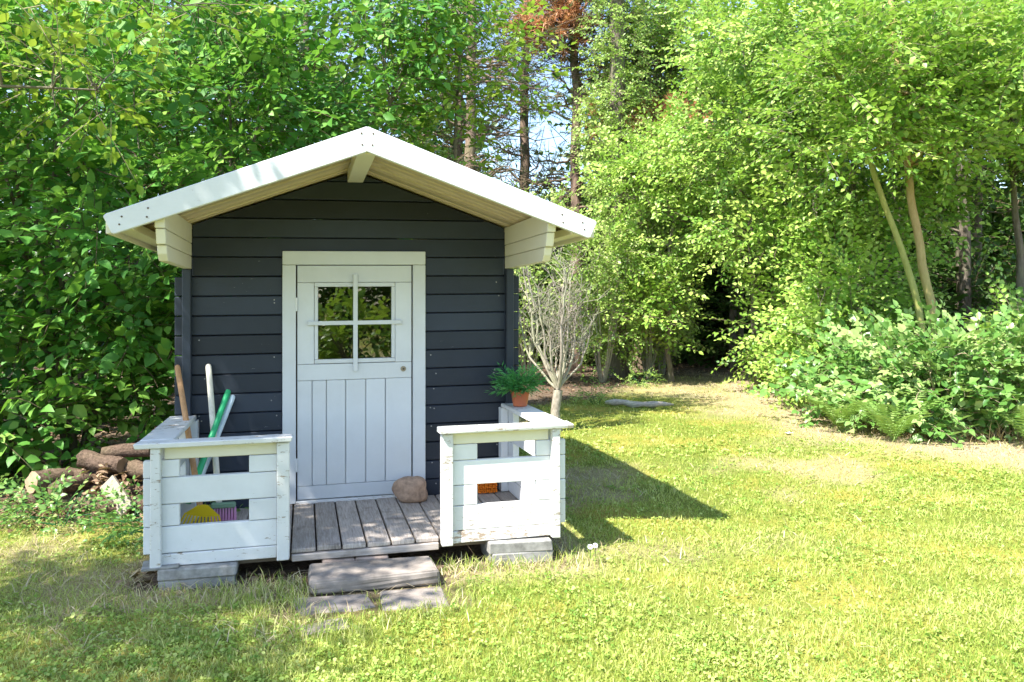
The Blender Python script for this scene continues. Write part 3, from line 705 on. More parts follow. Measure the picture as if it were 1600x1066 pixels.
CNT = {'leaf': 0}
def woody(name, root_loc, label, cat, lobes, trunks, n_, tmpl, leaf, bark, twig, seed, group=None, tint=(.5, .16), scale=(.8, 1.15), limbs=26, base_r=.05, gap=.36, gs=1.5, shell=.5, hor=1.0, up_bias=.15, facing=None, limb_r=.4, wig=.012, part_trunk='trunk', part_crown='crown', zmin=.05):
    """tree or shrub: trunks = list of polylines (world), limbs reach into the crown, crown = leafy sprays"""
    rg = np.random.default_rng(seed); root = empty(name, root_loc); tag(root, label, cat, group); o = np.array(root_loc)
    P, Dr, Up = sprays_for(lobes, n_, rg, gap=gap, gs=gs, seed=seed, shell=shell, hor=hor, up_bias=up_bias, facing=facing, zmin=zmin)
    tb = np.clip(rg.normal(tint[0], tint[1], n_) + (fbm(P, 1.1, seed + 5) - .5) * .5, .02, .95)
    S = rg.uniform(*scale, n_)
    tb_ = Tubes(); nodes = []
    for tr in trunks:
        pts, r0, r1 = tr; pts = np.asarray(pts, float); tt = np.linspace(0, 1, max(8, len(pts) * 4)); s_ = np.linspace(0, 1, len(pts))
        pp = np.stack([np.interp(tt, s_, pts[:, i]) for i in range(3)], -1); L = np.linalg.norm(pts[-1] - pts[0])
        w_ = rg.normal(0, wig * L, pp.shape); w_ = (w_ + np.roll(w_, 1, 0) + np.roll(w_, 2, 0)) / 3; w_[0] = 0; pp += w_ * np.array([1, 1, 0])
        rr = r0 + (r1 - r0) * tt; rr[0] *= 1.25
        tb_.add(pp - o, rr, 9, .03)
        nodes += [(p, r) for p, r in zip(pp[2:], rr[2:])]
    NP = np.array([p for p, r in nodes]); NR = np.array([r for p, r in nodes])
    if limbs:
        for j in rg.choice(len(P), min(limbs, len(P)), replace=False):
            e = P[j]; dd = np.linalg.norm((NP - e) * np.array([1, 1, .8]), axis=1) + np.maximum(0, NP[:, 2] - e[2]) * 1.5
            b = int(np.argmin(dd)); r = min(NR[b] * limb_r, .05) + .004
            path = wiggle(NP[b], e, 7, .05, rg, .05); tb_.add(path - o, np.linspace(r, .003, 7), 5)
            for q in range(2):
                jj = rg.integers(0, len(P), 60); st = path[rg.integers(2, 5)]; c_ = jj[np.argmin(np.linalg.norm(P[jj] - st, axis=1))]
                tb_.add(wiggle(st, P[c_], 5, .06, rg) - o, np.linspace(r * .5, .002, 5), 4)
    link(part_trunk, tb_.mesh(part_trunk, bark), root)
    link(part_crown, foliage_mesh(part_crown, tmpl, P - o, Dr, Up, S, tb, rg, leaf, twig), root)
    CNT['leaf'] += n_
    return root

def ray(px, py, Y): return np.array([(px - 800) / 1300 * Y, Y, 1.28 - (py - 480) / 1300 * Y])

# ---- broad-leaved hedge on the left, running behind the playhouse
G1 = 'broad-leaved shrubs behind the playhouse'
def stems(x, y, h, n_, rg, sp=.5, r=.03):
    out = []
    for i in range(n_):
        a = rg.uniform(0, 6.28); b = np.array([x + math.cos(a) * min(.12, r * 1.2), y + math.sin(a) * min(.12, r * 1.2), -.05]); m = np.array([x + math.cos(a) * sp * .5, y + math.sin(a) * sp * .5, h * .45]); e = np.array([x + math.cos(a) * sp, y + math.sin(a) * sp, h * .85])
        out.append(([b, m, e], r, r * .35))
    return out
rg = np.random.default_rng(21)
hedge = [
 (-3.55, 6.75, 'broad-leaved green shrub directly behind the woodpile', [(-3.5, 6.5, .85, .95, .6, .85), (-3.2, 6.5, 1.9, .9, .65, .7), (-3.5, 6.7, 2.9, .95, .8, .75), (-2.9, 6.6, .7, .6, .5, .7), (-2.95, 6.45, 1.5, .45, .5, .6)], 1000),
 (-4.9, 6.7, 'broad-leaved green shrub at the very left edge, left of the woodpile', [(-4.6, 6.3, .8, .9, .7, .9), (-4.8, 6.4, 2.0, .8, .7, .6), (-4.7, 6.2, 3.2, .9, .9, .7), (-3.9, 6.15, .55, .6, .4, .5)], 850),
 (-3.0, 8.3, 'tall broad-leaved shrub rising behind the bracketed left eave', [(-3.1, 8.1, 1.8, 1.0, .8, 1.2), (-2.7, 8.0, 3.2, 1.1, .9, .9), (-3.2, 7.9, 4.2, 1.2, .9, .7)], 850),
 (-1.75, 8.9, 'tall broad-leaved shrub rising behind the white left bargeboard', [(-1.7, 8.8, 2.6, 1.0, .7, .9), (-1.7, 8.6, 3.7, 1.0, .8, .8), (-1.3, 8.7, 4.5, .9, .7, .5)], 560),
 (-4.6, 9.2, 'broad-leaved shrub deep in the shade behind the woodpile hedge', [(-4.7, 9.2, 1.4, 1.4, .9, 1.5), (-4.6, 9, 3.6, 1.5, 1.0, 1.2), (-6.3, 8.6, 2.4, 1.4, 1.0, 2.2), (-2.9, 9.6, 1.2, 1.2, .8, 1.2)], 900),
]
for i, (x, y, lb, lobes, n_) in enumerate(hedge):
    woody('broadleaf_shrub', (x, y, 0), lb, 'shrub', lobes, stems(x, y, max(l[2] + l[5] for l in lobes) * .8, 5, rg), n_, T_HEDGE, M['leaf_hedge'], M['bark'], M['twig'], 100 + i, G1, tint=(.52, .2), gap=.43, gs=1.7, scale=(.55, 1.3), shell=.3, limbs=30, facing=(-.15, -.3, 0))
# lime-green young tree behind the ridge and overhanging branches top left
woody('young_tree', (-.75, 9.6, 0), 'young tree with yellow-green leaves showing above the roof ridge', 'tree', [(-.9, 9.4, 3.2, .7, .6, .7), (-.35, 9.3, 3.9, .75, .6, .6), (-.75, 9.4, 4.7, .8, .6, .5)], [([(-.75, 9.6, -.05), (-.7, 9.55, 2), (-.6, 9.5, 4.6)], .05, .012)], 330, T_LIME, M['leaf_lime'], M['bark'], M['twig'], 131, tint=(.55, .2), gap=.40, gs=2.0, limbs=34)
woody('overhanging_tree', (-5.6, 5.0, 0), 'tree at the left edge whose yellow-green branches hang into the top corner', 'tree', [(-3.7, 5.3, 3.35, 1.0, .55, .42), (-2.6, 5.9, 3.55, .8, .5, .35), (-4.4, 4.9, 3.5, .8, .6, .45), (-2.9, 5.6, 2.75, .55, .4, .2)], [([(-5.6, 5.0, -.05), (-5.5, 5.0, 2.0), (-5.0, 5.1, 4.6)], .10, .03), ([(-5.45, 5.0, 2.2), (-4.2, 5.3, 3.2), (-2.7, 5.8, 3.5)], .035, .008), ([(-5.5, 5, 1.9), (-4.3, 5.2, 2.7), (-2.8, 5.6, 2.75)], .03, .006)], 230, T_LIME, M['leaf_lime'], M['bark'], M['twig_pale'], 133, scale=(.55, 1.2), tint=(.6, .2), gap=.37, gs=2.2, limbs=44)
# tree beside the photographer that throws the dappled shade on the lawn and left bargeboard
woody('shade_tree', (-4.9, 1.1, 0), 'tree beyond the left frame edge that throws dappled shade on lawn and porch', 'tree', [(-3.55, 1.75, 4.1, .62, .7, .5), (-3.45, 2.3, 4.0, .5, .4, .3), (-3.3, 2.6, 4.25, .5, .45, .4), (-3.05, 2.85, 3.95, .4, .35, .25), (-2.85, 2.68, 3.95, .42, .24, .2), (-4.4, 1.0, 4.6, .9, .9, .8), (-3.75, .95, 4.0, .6, .6, .4)], [([(-4.9, 1.1, -.05), (-4.8, 1.2, 2.5), (-4.5, 1.3, 4.8)], .11, .03)], 780, T_LIME, M['leaf_lime'], M['bark'], M['twig'], 137, gap=.39, gs=1.8, limbs=30, shell=.2)
# unseen shrubs added behind the camera to give the door panes a leafy reflection
for i, (x, y, z, r, n_, lb) in enumerate(((1.25, -1.7, .75, .5, 90, 'low unseen shrub added behind the viewpoint, mirrored in the lower door panes'), (1.9, -4.4, 1.4, 1.5, 420, 'dense unseen shrub added behind the viewpoint, mirrored in the upper door panes'), (3.9, -5.2, 1.6, 1.6, 380, 'dense unseen shrub added behind the viewpoint, mirrored at the edge of the door panes'))):
    woody('added_mirror_shrub', (x, y, 0), lb, 'shrub', [(x, y, z, r, r * .5, z * .75), (x - .3, y - .4, z * 1.6, r * .9, r * .5, z * .6)], stems(x, y, z * 1.4, 4, rg), n_, T_HEDGE, M['leaf_lime'] if i == 0 else M['leaf_dark'], M['bark'], M['twig'], 140 + i, gap=.40 if i == 0 else .2, limbs=12, shell=.2, scale=(1.1, 1.5))  # darker leaf on the two dense ones keeps their reflection dim

# ---- right-hand trees: small fresh green leaves
G2 = 'fresh green trees along the right side of the lawn'
right = [
 ((3.75, 12.6), 'leafy tree overhanging the right side of the dark path opening', [(4.05, 12.2, 1.0, .75, .6, 1.0), (3.75, 11.9, 2.5, .9, .7, .85), (3.5, 12.0, 3.9, 1.1, .9, .9), (3.4, 12, 5.2, 1.2, .9, .8), (4.3, 11.8, 3.0, .9, .7, 1.0), (4.5, 12.3, 1.2, .8, .6, 1.1)], 1900, .07),
 ((4.75, 11.2), 'leafy tree right of the path tree, its branches reaching the top edge', [(4.5, 10.9, 1.6, .75, .6, 1.0), (4.5, 10.6, 3.0, .95, .7, .8), (4.4, 10.4, 4.2, 1.1, .9, .7), (5.2, 10.6, 4.4, 1.0, .9, .8), (4.0, 10.6, 5.0, 1.0, .8, .5), (5.2, 10.9, 2.6, .7, .6, .7)], 1900, .06),
 ((6.6, 10.6), 'leafy tree filling the top right corner of the view', [(6.1, 9.9, 3.7, 1.1, .8, .6), (5.4, 9.7, 4.3, 1.0, .8, .5), (6.9, 10, 4.4, 1.1, .9, .7), (6.6, 9.9, 3.1, .7, .6, .3)], 1100, .07),
 ((2.3, 17.0), 'tall leafy tree just left of the dark path opening', [(2.9, 16.8, 4.4, 1.0, .8, .8), (2.9, 16.8, 6.2, 1.1, .9, 1.0), (3.0, 16.6, 3.3, .9, .7, .6), (3.7, 16.8, 5.2, .9, .8, .9), (2.9, 15.6, 3.6, .7, .5, .5), (3.2, 15.9, 6.2, .9, .7, .9)], 1300, .07),
 ((4.8, 17.4), 'leafy tree closing the view above the dark path opening', [(4.4, 16.8, 3.9, 1.2, .8, .8), (3.8, 16.6, 6.6, 1.3, .9, .9), (5.2, 16.5, 6.0, 1.3, .9, 1.0), (3.7, 17.2, 3.4, .9, .7, .5), (4.2, 15.2, 3.1, .8, .6, .5)], 1000, .08),
]
for i, ((x, y), lb, lobes, n_, r) in enumerate(right):
    h = max(l[2] for l in lobes)
    woody('leafy_tree', (x, y, 0), lb, 'tree', lobes, [([(x, y, -.05), (x - .1, y, h * .4), (x - .3, y, h)], r, r * .3), ([(x + .2, y + .1, -.05), (x + .35, y, h * .4), (x + .5, y - .2, h * .9)], r * .7, r * .25)], n_, T_BEECH if y < 13.5 else T_BEECHF, M['leaf_beech'], M['bark'], M['twig_pale'], 200 + i, G2, tint=(.56, .24), gap=.445, gs=1.35, scale=(.65, 1.25), shell=.3, limbs=40, facing=(-.25, -.35, 0))
woody('arching_tree', (2.75, 14.3, 0), 'light green young tree arching over the dark path opening from its left', 'tree', [(2.4, 14.0, 2.3, .55, .4, .85), (3.0, 14.1, 2.55, .65, .4, .55), (3.55, 13.8, 3.1, .7, .5, .6), (2.2, 13.9, 3.4, .7, .4, .6), (2.35, 13.9, 1.2, .4, .35, .6), (3.0, 14.0, 3.9, .8, .5, .6)], [([(2.75, 14.3, -.05), (2.65, 14.2, 1.6), (2.85, 14.1, 4.2)], .05, .015)], 900, T_BEECH, M['leaf_beech'], M['bark'], M['twig_pale'], 231, tint=(.62, .2), gap=.40, gs=1.5, scale=(.7, 1.3), limbs=34, facing=(-.3, -.45, 0))
# two slender young trunks on the right
woody('slender_tree', (4.70, 9.6, 0), 'slender leaning tree with yellow-green mossy trunk', 'tree', [(3.75, 9.0, 3.7, .75, .4, .55), (3.4, 9.1, 3.2, .5, .35, .35), (4.2, 8.9, 4.2, .8, .5, .5), (4.1, 9.0, 3.2, .5, .3, .3)], [([(4.75, 9.6, -.05), ray(1440, 490, 9.6), ray(1395, 350, 9.6), ray(1330, 170, 9.6), ray(1270, 0, 9.6), ray(1240, -110, 9.6)], .044, .018)], 420, T_BEECH, M['leaf_beech'], M['bark_green'], M['twig_pale'], 221, gap=.43, limbs=16, wig=.004)
woody('slender_tree', (4.95, 9.75, 0), 'slender upright tree with orange-brown trunk', 'tree', [(4.5, 9.1, 3.7, .6, .4, .5), (5.2, 9.0, 4.0, .7, .5, .5), (4.9, 9.1, 3.1, .4, .3, .25)], [([(4.97, 9.75, -.05), ray(1456, 486, 9.75), ray(1432, 350, 9.75), ray(1412, 240, 9.75), ray(1395, 60, 9.75), ray(1390, -60, 9.75)], .058, .028)], 330, T_BEECH, M['leaf_beech'], M['bark_orange'], M['twig_pale'], 222, gap=.43, limbs=16, wig=.004)
# ---- brambles and low shrubs along the right border
G3 = 'low bramble bushes along the lawn edge'
low = [
 (4.35, 8.45, .75, .95, 'bramble bush nearest the two slender trunks, overhanging the dry lawn edge', 240),
 (5.35, 8.35, .8, .9, 'bramble bush at the right frame edge', 260),
 (3.98, 9.35, .55, .85, 'bramble bush behind the ferns', 150),
 (6.5, 8.3, .8, 1.0, 'bramble bush cut off by the right frame edge', 160),
]
for i, (x, y, r, h, lb, n_) in enumerate(low):
    woody('bramble_bush', (x, y, 0), lb, 'bush', [(x, y, h * .5, r, r * .7, h * .55), (x + .2, y - .1, h * .8, r * .7, r * .6, h * .35), (x - .35, y - .15, h * .35, r * .5, r * .5, h * .35)], stems(x, y, h, 7, rg, r * .7, .008), n_, T_BRAMBLE, M['leaf_bramble'], M['twig_pale'], M['twig_pale'], 300 + i, G3, tint=(.55, .2), gap=.33, gs=2.2, shell=.4, limbs=40, facing=(-.1, -.45, 0), part_trunk='stems', part_crown='foliage', zmin=.14)
lowb = [(4.15, 10.5, .7, 1.5, 'fresh green bush at the lawn edge behind the brambles', 420), (4.35, 11.9, .65, 1.3, 'fresh green bush at the lawn edge nearest the path mouth', 360), (5.9, 9.4, .9, 1.2, 'green bush in the shade behind the right-hand brambles', 260)]
for i, (x, y, r, h, lb, n_) in enumerate(lowb):
    woody('green_bush', (x, y, 0), lb, 'bush', [(x, y, h * .45, r, r * .7, h * .5), (x + .1, y - .1, h * .85, r * .75, r * .6, h * .4)], stems(x, y, h, 6, rg, r * .5, .01), n_, T_BEECH, M['leaf_beech'], M['bark'], M['twig_pale'], 320 + i, 'fresh green bushes under the right-hand trees', tint=(.6, .18), gap=.34, gs=2.0, shell=.4, limbs=24, facing=(-.2, -.4, 0), part_trunk='stems', part_crown='foliage')
# ---- shrubs in the middle distance behind the bare shrub
mid = [
 (1.35, 12.4, .75, 1.9, 'tangled climber-covered bush right behind the bare pruned shrub', 520),
 (2.15, 13.2, .75, 1.8, 'pale green bush with tangled bare stems left of the path mouth', 480),
 (.25, 11.9, .8, 2.2, 'pale green bush between the playhouse and the bare pruned shrub', 480),
 (-1.0, 12.0, 1.0, 2.3, 'pale green bush hidden low behind the playhouse roof', 300),
 (2.52, 14.0, .36, 1.5, 'slim leafy bush at the left post of the path mouth', 260),
]
for i, (x, y, r, h, lb, n_) in enumerate(mid):
    x, y, r, h = x * 1.14, y * 1.14, r * 1.12, h * 1.10
    woody('tangled_bush', (x, y, 0), lb, 'bush', [(x, y, h * .62, r, r * .7, h * .42), (x + .15, y - .15, h * 1.0, r * .85, r * .7, h * .3)], stems(x, y, h * 1.1, 12, rg, r * .6, .02), n_, T_IVY, M['leaf_ivy'], M['bark_pale'], M['twig_pale'], 340 + i, 'tangled bushes at the wood edge', tint=(.58, .22), gap=.42, gs=1.7, scale=(.6, 1.4), shell=.35, limbs=40, facing=(-.2, -.45, 0), part_trunk='stems', part_crown='foliage')
for i, (x, y, lb) in enumerate(((2.1, 13.4, 'low weedy clump at the edge of the lawn before the path mouth'), (1.1, 11.0, 'low weedy clump beside the bleached log'), (-2.65, 4.85, 'low weedy clump in front of the woodpile'), (-3.35, 5.15, 'low weedy clump left of the woodpile'), (-1.98, 4.6, 'low weedy clump between woodpile and porch'))):
    woody('weed_clump', (x, y, 0), lb, 'weeds', [(x, y, .07 if i > 1 else .12, .30, .14 if i > 1 else .24, .09 if i > 1 else .16)], stems(x, y, .2, 6, rg, .2, .003), 70, T_IVY if i < 2 else T_LIME, M['leaf_ivy'] if i < 2 else M['leaf_bramble'], M['leaf_pot'], M['leaf_pot'], 360 + i, 'weed clumps', scale=(.25, .5), gap=.3, limbs=6, shell=.1, part_trunk='stems', part_crown='foliage', zmin=.02)

# ---- climber-covered trunk and pines
ix, iy = 1.92, 15.2
lob = [(ix + RNG.uniform(-.15, .15), iy, z, RNG.uniform(.34, .62), .36, .55) for z in np.arange(.6, 8, .45)]
woody('climber_covered_tree', (ix, iy, 0), 'tall trunk wrapped in pale green climber in the middle of the view', 'tree', lob, [([(ix, iy, -.05), (ix + .03, iy, 3), (ix - .05, iy, 8)], .19, .13)], 2300, T_IVY, M['leaf_ivy'], M['bark'], M['twig_pale'], 401, gap=.30, gs=2.2, shell=.5, limbs=46, facing=(0, -.6, 0), limb_r=.15)
def tuft(rng, n_=26, L=.11, wd=.007, depth=.22):
    Vs, T, k_ = [], [], 0
    for i in range(n_):
        t = rng.uniform(0, 1); st = np.array([0, depth * t, 0]); a = rng.uniform(0, 6.28); e = rng.uniform(.5, 1.1)
        d = np.array([math.cos(a) * math.sin(e), math.cos(e), math.sin(a) * math.sin(e)]); sd = np.cross(d, rng.normal(size=3)); sd /= np.linalg.norm(sd)
        Vs.append(np.array([st - sd * wd / 2, st + sd * wd / 2, st + d * L * rng.uniform(.7, 1.1)])); T.append(np.array([[0, 1, 2]]) + k_); k_ += 3
    v_ = np.concatenate(Vs); tp, tq = tube([(0, -.25, 0), (0, 0, 0), (0, depth, 0)], [.008, .006, .003], 3)
    return np.concatenate([v_, tp]), np.zeros((0, 4), int), np.concatenate(T), tq + len(v_), np.concatenate([np.repeat(rng.normal(0, .12, n_), 3), np.zeros(len(tp))])
T_TUFT = [tuft(H_) for _ in range(6)]
T_DEAD = [tuft(H_, 30, .13, .016) for _ in range(6)]
def pine(x, y, h, r, label, seed, zlo, ntuft, dead=0, lean=0., branches=36):
    rg = np.random.default_rng(seed); root = empty('pine_tree', (x, y, 0)); tag(root, label, 'tree', 'pines behind the playhouse'); o = np.array((x, y, 0.))
    tb_ = Tubes(); zs_ = np.linspace(-.05, h, 16); ax = np.stack([x + lean * (zs_ / h) ** 1.5 + rg.normal(0, .02, 16), np.full(16, y), zs_], -1); ax[0, :2] = (x, y)
    tb_.add(ax - o, r * (1 - .55 * zs_ / h), 10, .03)
    P, Dr, dd = [], [], []
    for i in range(branches):
        z = zlo + (h - zlo) * rg.uniform(0, 1) ** .9; a = rg.uniform(0, 6.28); L = rg.uniform(.9, 2.2) * (1 - .3 * z / h)
        s_ = np.array([np.interp(z, zs_, ax[:, 0]), y, z]); e = s_ + np.array([math.cos(a) * L, math.sin(a) * L * .8, rg.uniform(-.35, .35)])
        path = wiggle(s_, e, 8, .06, rg, rg.uniform(-.05, .12)); tb_.add(path - o, np.linspace(.032, .006, 8), 5)
        bare = rg.random() < .42 and z < h * .7
        for q in range(7):
            b = path[rg.integers(2, 8)]; t = b + rg.normal(0, .32, 3) * np.array([1, .8, .6]); tb_.add(wiggle(b, t, 4, .08, rg) - o, np.linspace(.010, .003, 4), 4)
            if not bare:
                m = max(1, ntuft // (branches * 4)); P += [t + rg.normal(0, .12, 3) for _ in range(m)]; Dr += [(t - b) + rg.normal(0, .15, 3) for _ in range(m)]
    link('trunk', tb_.mesh('trunk', M['bark_pine']), root)
    P = np.array(P); Dr = np.array(Dr); n_ = len(P)
    link('needles', foliage_mesh('needles', T_TUFT, P - o, Dr, np.tile((0, 0, 1.), (n_, 1)) + rg.normal(0, .2, (n_, 3)), rg.uniform(.8, 1.4, n_), rg.uniform(.2, .8, n_), rg, M['needle'], M['twig']), root)
    if dead:
        ND = 300 if dead == 1 else 110
        Pd, Dd, _ = sprays_for(DEAD[dead], ND, rg, gap=.42, gs=2.4, shell=.1)
        link('dead_needles', foliage_mesh('dead_needles', T_DEAD, Pd - o, Dd, np.tile((0, 0, 1.), (ND, 1)) + rg.normal(0, .2, (ND, 3)), rg.uniform(1.0, 1.7, ND), rg.uniform(.1, .9, ND), rg, M['needle_dead'], M['twig']), root)
    return root
d1 = ray(865, 45, 16.5); d2 = ray(925, 190, 16.5); d3 = ray(850, 215, 16.5)
DEAD = {1: [(d1[0], 16.4, d1[2], .75, .4, .42), (d1[0] + .2, 16.3, d1[2] + .7, .6, .4, .4)], 2: [(ray(1040, 195, 15.5)[0], 15.4, ray(1040, 195, 15.5)[2], .65, .3, .3), (ray(930, 200, 15.5)[0], 15.4, ray(930, 195, 15.5)[2], .25, .2, .15)]}
pine(1.27, 16.6, 8.5, .145, 'straight pine with a rusty dead branch, right of the roof ridge', 501, 3.2, 420, 1)
pine(-.78, 16.0, 8.5, .15, 'dark pine trunk standing behind the ridge, left one of the two crossing pines', 502, 3.6, 420)
pine(-1.15, 17.6, 9.0, .13, 'pine farther back, left of the dark trunk behind the ridge', 503, 3.8, 420)
pine(2.6, 16.9, 8.5, .16, 'pine with browned low twigs behind the climber-covered trunk', 504, 3.4, 300, 2)
pine(.3, 19.5, 9.0, .16, 'thin distant pine seen against the sky gap', 505, 3.5, 420)

# ---- far wood closing the background
rg = np.random.default_rng(61)
n_ = 11000
X = rg.uniform(-20, 20, n_); Yv = rg.uniform(18, 26, n_)
top = 7.5 + 2.5 * fbm(np.stack([X, Yv], -1), .25, 9) - 6.0 * np.exp(-((X / Yv - .02) / .10) ** 2)
Z = rg.random(n_) ** 1.25 * np.maximum(top, 1.5) + .1
nl = 4500; X = np.concatenate([X, rg.uniform(1, 15, nl)]); Yv = np.concatenate([Yv, rg.uniform(20, 25, nl)]); Z = np.concatenate([Z, rg.uniform(.1, 4.2, nl)])
P = np.stack([X, Yv, Z], -1); kp = fbm(P, .7, 77) > .34; P = P[kp]; n_ = len(P)
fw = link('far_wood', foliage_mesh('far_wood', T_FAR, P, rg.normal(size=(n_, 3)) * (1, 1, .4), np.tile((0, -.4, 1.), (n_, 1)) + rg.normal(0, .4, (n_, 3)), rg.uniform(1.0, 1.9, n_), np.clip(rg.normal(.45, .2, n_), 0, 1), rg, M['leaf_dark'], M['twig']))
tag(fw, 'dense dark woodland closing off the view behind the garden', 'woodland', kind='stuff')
tk = [(3.5, 18.2), (4.05, 18.6), (3.1, 17.9), (4.6, 17.4), (6.6, 14.2), (7.3, 13.4), (8.1, 14.6), (6.9, 12.6), (7.9, 12.2), (8.8, 13.1), (5.6, 15.0), (-6.3, 10.5), (-5.6, 11.4), (-4.2, 11.8), (-3.0, 12.4)]
wheres = ['left one of the pair far down the dark path', 'right one of the pair far down the dark path', 'thin one at the left side of the dark path', 'one at the right side of the dark path'] + ['%s behind the right-hand brambles' % q for q in ('third from left', 'fifth from left', 'seventh from left', 'second from left', 'fourth from left', 'rightmost one', 'leftmost one')] + ['%s in the dark gap left of the playhouse' % q for q in ('leftmost', 'second', 'third', 'rightmost')]
for i, ((x, y), wq) in enumerate(zip(tk, wheres)):
    h = rg.uniform(5.5, 7); z = np.linspace(-.05, h, 9); lean = rg.uniform(-.25, .25)
    r = rg.uniform(.06, .11); o = np.array((x, y, 0.))
    root = empty('dark_tree', (x, y, 0)); tag(root, 'shaded forest tree trunk, ' + wq, 'tree', 'shaded trunks in the wood')
    tb_ = Tubes(); pp = np.stack([x + lean * z / h + rg.normal(0, .02, 9), np.full(9, y), z], -1); tb_.add(pp - o, r * (1 - .5 * z / h), 8, .03)
    for q in range(7):
        s_ = pp[rg.integers(2, 8)]; e = s_ + rg.normal(0, .6, 3) * (1, .6, .3); tb_.add(wiggle(s_, e, 5, .06, rg) - o, np.linspace(.02, .004, 5), 4)
    link('trunk', tb_.mesh('trunk', M['bark']), root)
    hz = h * .85
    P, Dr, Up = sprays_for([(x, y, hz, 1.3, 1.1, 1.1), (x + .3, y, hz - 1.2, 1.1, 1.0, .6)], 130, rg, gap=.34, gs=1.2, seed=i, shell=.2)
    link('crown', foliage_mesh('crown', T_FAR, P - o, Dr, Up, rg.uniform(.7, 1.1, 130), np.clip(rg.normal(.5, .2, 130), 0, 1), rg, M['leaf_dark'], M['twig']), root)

rg = np.random.default_rng(64)
for i, (x, y, lb) in enumerate(((6.6, 12.6, 'shaded undergrowth bush behind the slender trunks'), (8.6, 13.2, 'shaded undergrowth bush at the right edge behind the brambles'), (7.6, 11.2, 'shaded undergrowth bush nearest behind the right-hand brambles'), (-7.6, 11, 'shaded undergrowth bush deep left behind the hedge'), (-4.6, 12.6, 'shaded undergrowth bush behind the broad-leaved hedge'), (5.4, 17.2, 'shaded undergrowth bush beside the dark path'), (2.3, 18.0, 'shaded undergrowth bush left of the dark path'))):
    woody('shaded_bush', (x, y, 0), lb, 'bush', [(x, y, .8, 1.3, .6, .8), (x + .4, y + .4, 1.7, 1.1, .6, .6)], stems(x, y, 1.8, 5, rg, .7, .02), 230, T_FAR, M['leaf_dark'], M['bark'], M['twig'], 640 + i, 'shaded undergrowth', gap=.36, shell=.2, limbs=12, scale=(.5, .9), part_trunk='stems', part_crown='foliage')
# ---- bare pruned shrub right of the playhouse
rg = np.random.default_rng(71); bx, by = .47, 8.65; o = np.array((bx, by, 0.)); root = empty('pruned_shrub', (bx, by, 0)); tag(root, 'bare pruned shrub with pale upright branches right of the playhouse', 'shrub')
tb_ = Tubes(); fork = np.array((bx + .01, by, .42)); tb_.add(np.array([(bx, by, -.05), (bx - .02, by, .2), fork]) - o, [.062, .048, .046], 9, .06)
tips = []
for i in range(13):
    a = rg.uniform(0, 6.28) if i > 3 else (3.0, .2, 2.6, .6)[i]; R_ = rg.uniform(.08, .5); zt = rg.uniform(1.0, 1.75)
    m = fork + np.array([math.cos(a) * R_ * .75, math.sin(a) * R_ * .6, (zt - .42) * .38]); e = fork + np.array([math.cos(a) * R_ * 1.1, math.sin(a) * R_, zt - .42])
    r = rg.uniform(.012, .021); pp = np.concatenate([wiggle(fork, m, 5, .03, rg)[:-1], wiggle(m, e, 6, .03, rg)])
    tb_.add(pp - o, np.linspace(r, r * .35, len(pp)), 7, .03)
    for q in range(12):
        s_ = pp[rg.integers(4, len(pp))]; t = s_ + np.array([rg.normal(0, .14), rg.normal(0, .12), rg.uniform(.1, .42)]); t[2] = min(t[2], 1.85)
        mp = wiggle(s_, t, 5, .07, rg); tb_.add(mp - o, np.linspace(.005, .0018, 5), 4)
        for u_ in range(4):
            s2 = mp[rg.integers(1, 5)]; t2 = s2 + np.array([rg.normal(0, .08), rg.normal(0, .08), rg.uniform(.02, .18)]); tb_.add(wiggle(s2, t2, 3, .05, rg) - o, [.003, .002, .001], 3)
link('trunk', tb_.mesh('trunk', M['bark_pale']), root)
# ---- ferns
def frond(rng, L=.55):
    n_ = 17; Vs, T, k_ = [], [], 0; ts = np.linspace(.14, 1, n_)
    def pos(t): return np.array([0, L * t * (1 - .12 * t), L * (.42 * t - .5 * t * t)])
    for t in ts:
        ln = L * .30 * math.sin(math.pi * min(1, .22 + .78 * (1 - t))) * (1.05 - t * .75)
        for s in (-1, 1):
            b = pos(t); e = b + np.array([s * ln, ln * .38, -ln * .22]); m = b + (e - b) * .35; hw = .0135 * (1 - .45 * t)
            v_ = np.array([b, m + np.array([0, hw, .002]), e, m + np.array([0, -hw, .002])])
            Vs.append(v_); T.append(np.array([(0, 2, 1), (0, 3, 2)]) + k_); k_ += 4
    v_ = np.concatenate(Vs); tp, tq = tube([pos(t) for t in (0, .3, .6, 1)], [.004, .003, .002, .001], 3)
    return np.concatenate([v_, tp]), np.zeros((0, 4), int), np.concatenate(T), tq + len(v_), np.concatenate([rng.normal(0, .08, len(v_)), np.zeros(len(tp))])
T_FROND = [frond(H_, L) for L in (.5, .58, .66)]
for i, (x, y, n_, lb) in enumerate(((3.36, 8.5, 12, 'pale green fern at the lawn edge nearest the path mouth'), (3.60, 7.85, 12, 'pale green fern tucked against the brambles'), (4.75, 7.6, 6, 'small fern in front of the right-hand bramble'))):
    rg = np.random.default_rng(80 + i); az = np.linspace(0, 6.28, n_, endpoint=False) + rg.normal(0, .2, n_)
    Dr = np.stack([np.cos(az) * .75, np.sin(az) * .75, np.full(n_, .75)], -1); root = empty('fern', (x, y, 0)); tag(root, lb, 'fern', 'ferns at the lawn edge')
    link('fronds', foliage_mesh('fronds', T_FROND, np.tile((0, 0, .0), (n_, 1)), Dr, np.tile((0, 0, 1.), (n_, 1)), rg.uniform(.95, 1.3, n_), np.full(n_, .5) + rg.normal(0, .15, n_), rg, M['fern'], M['fern']), root)

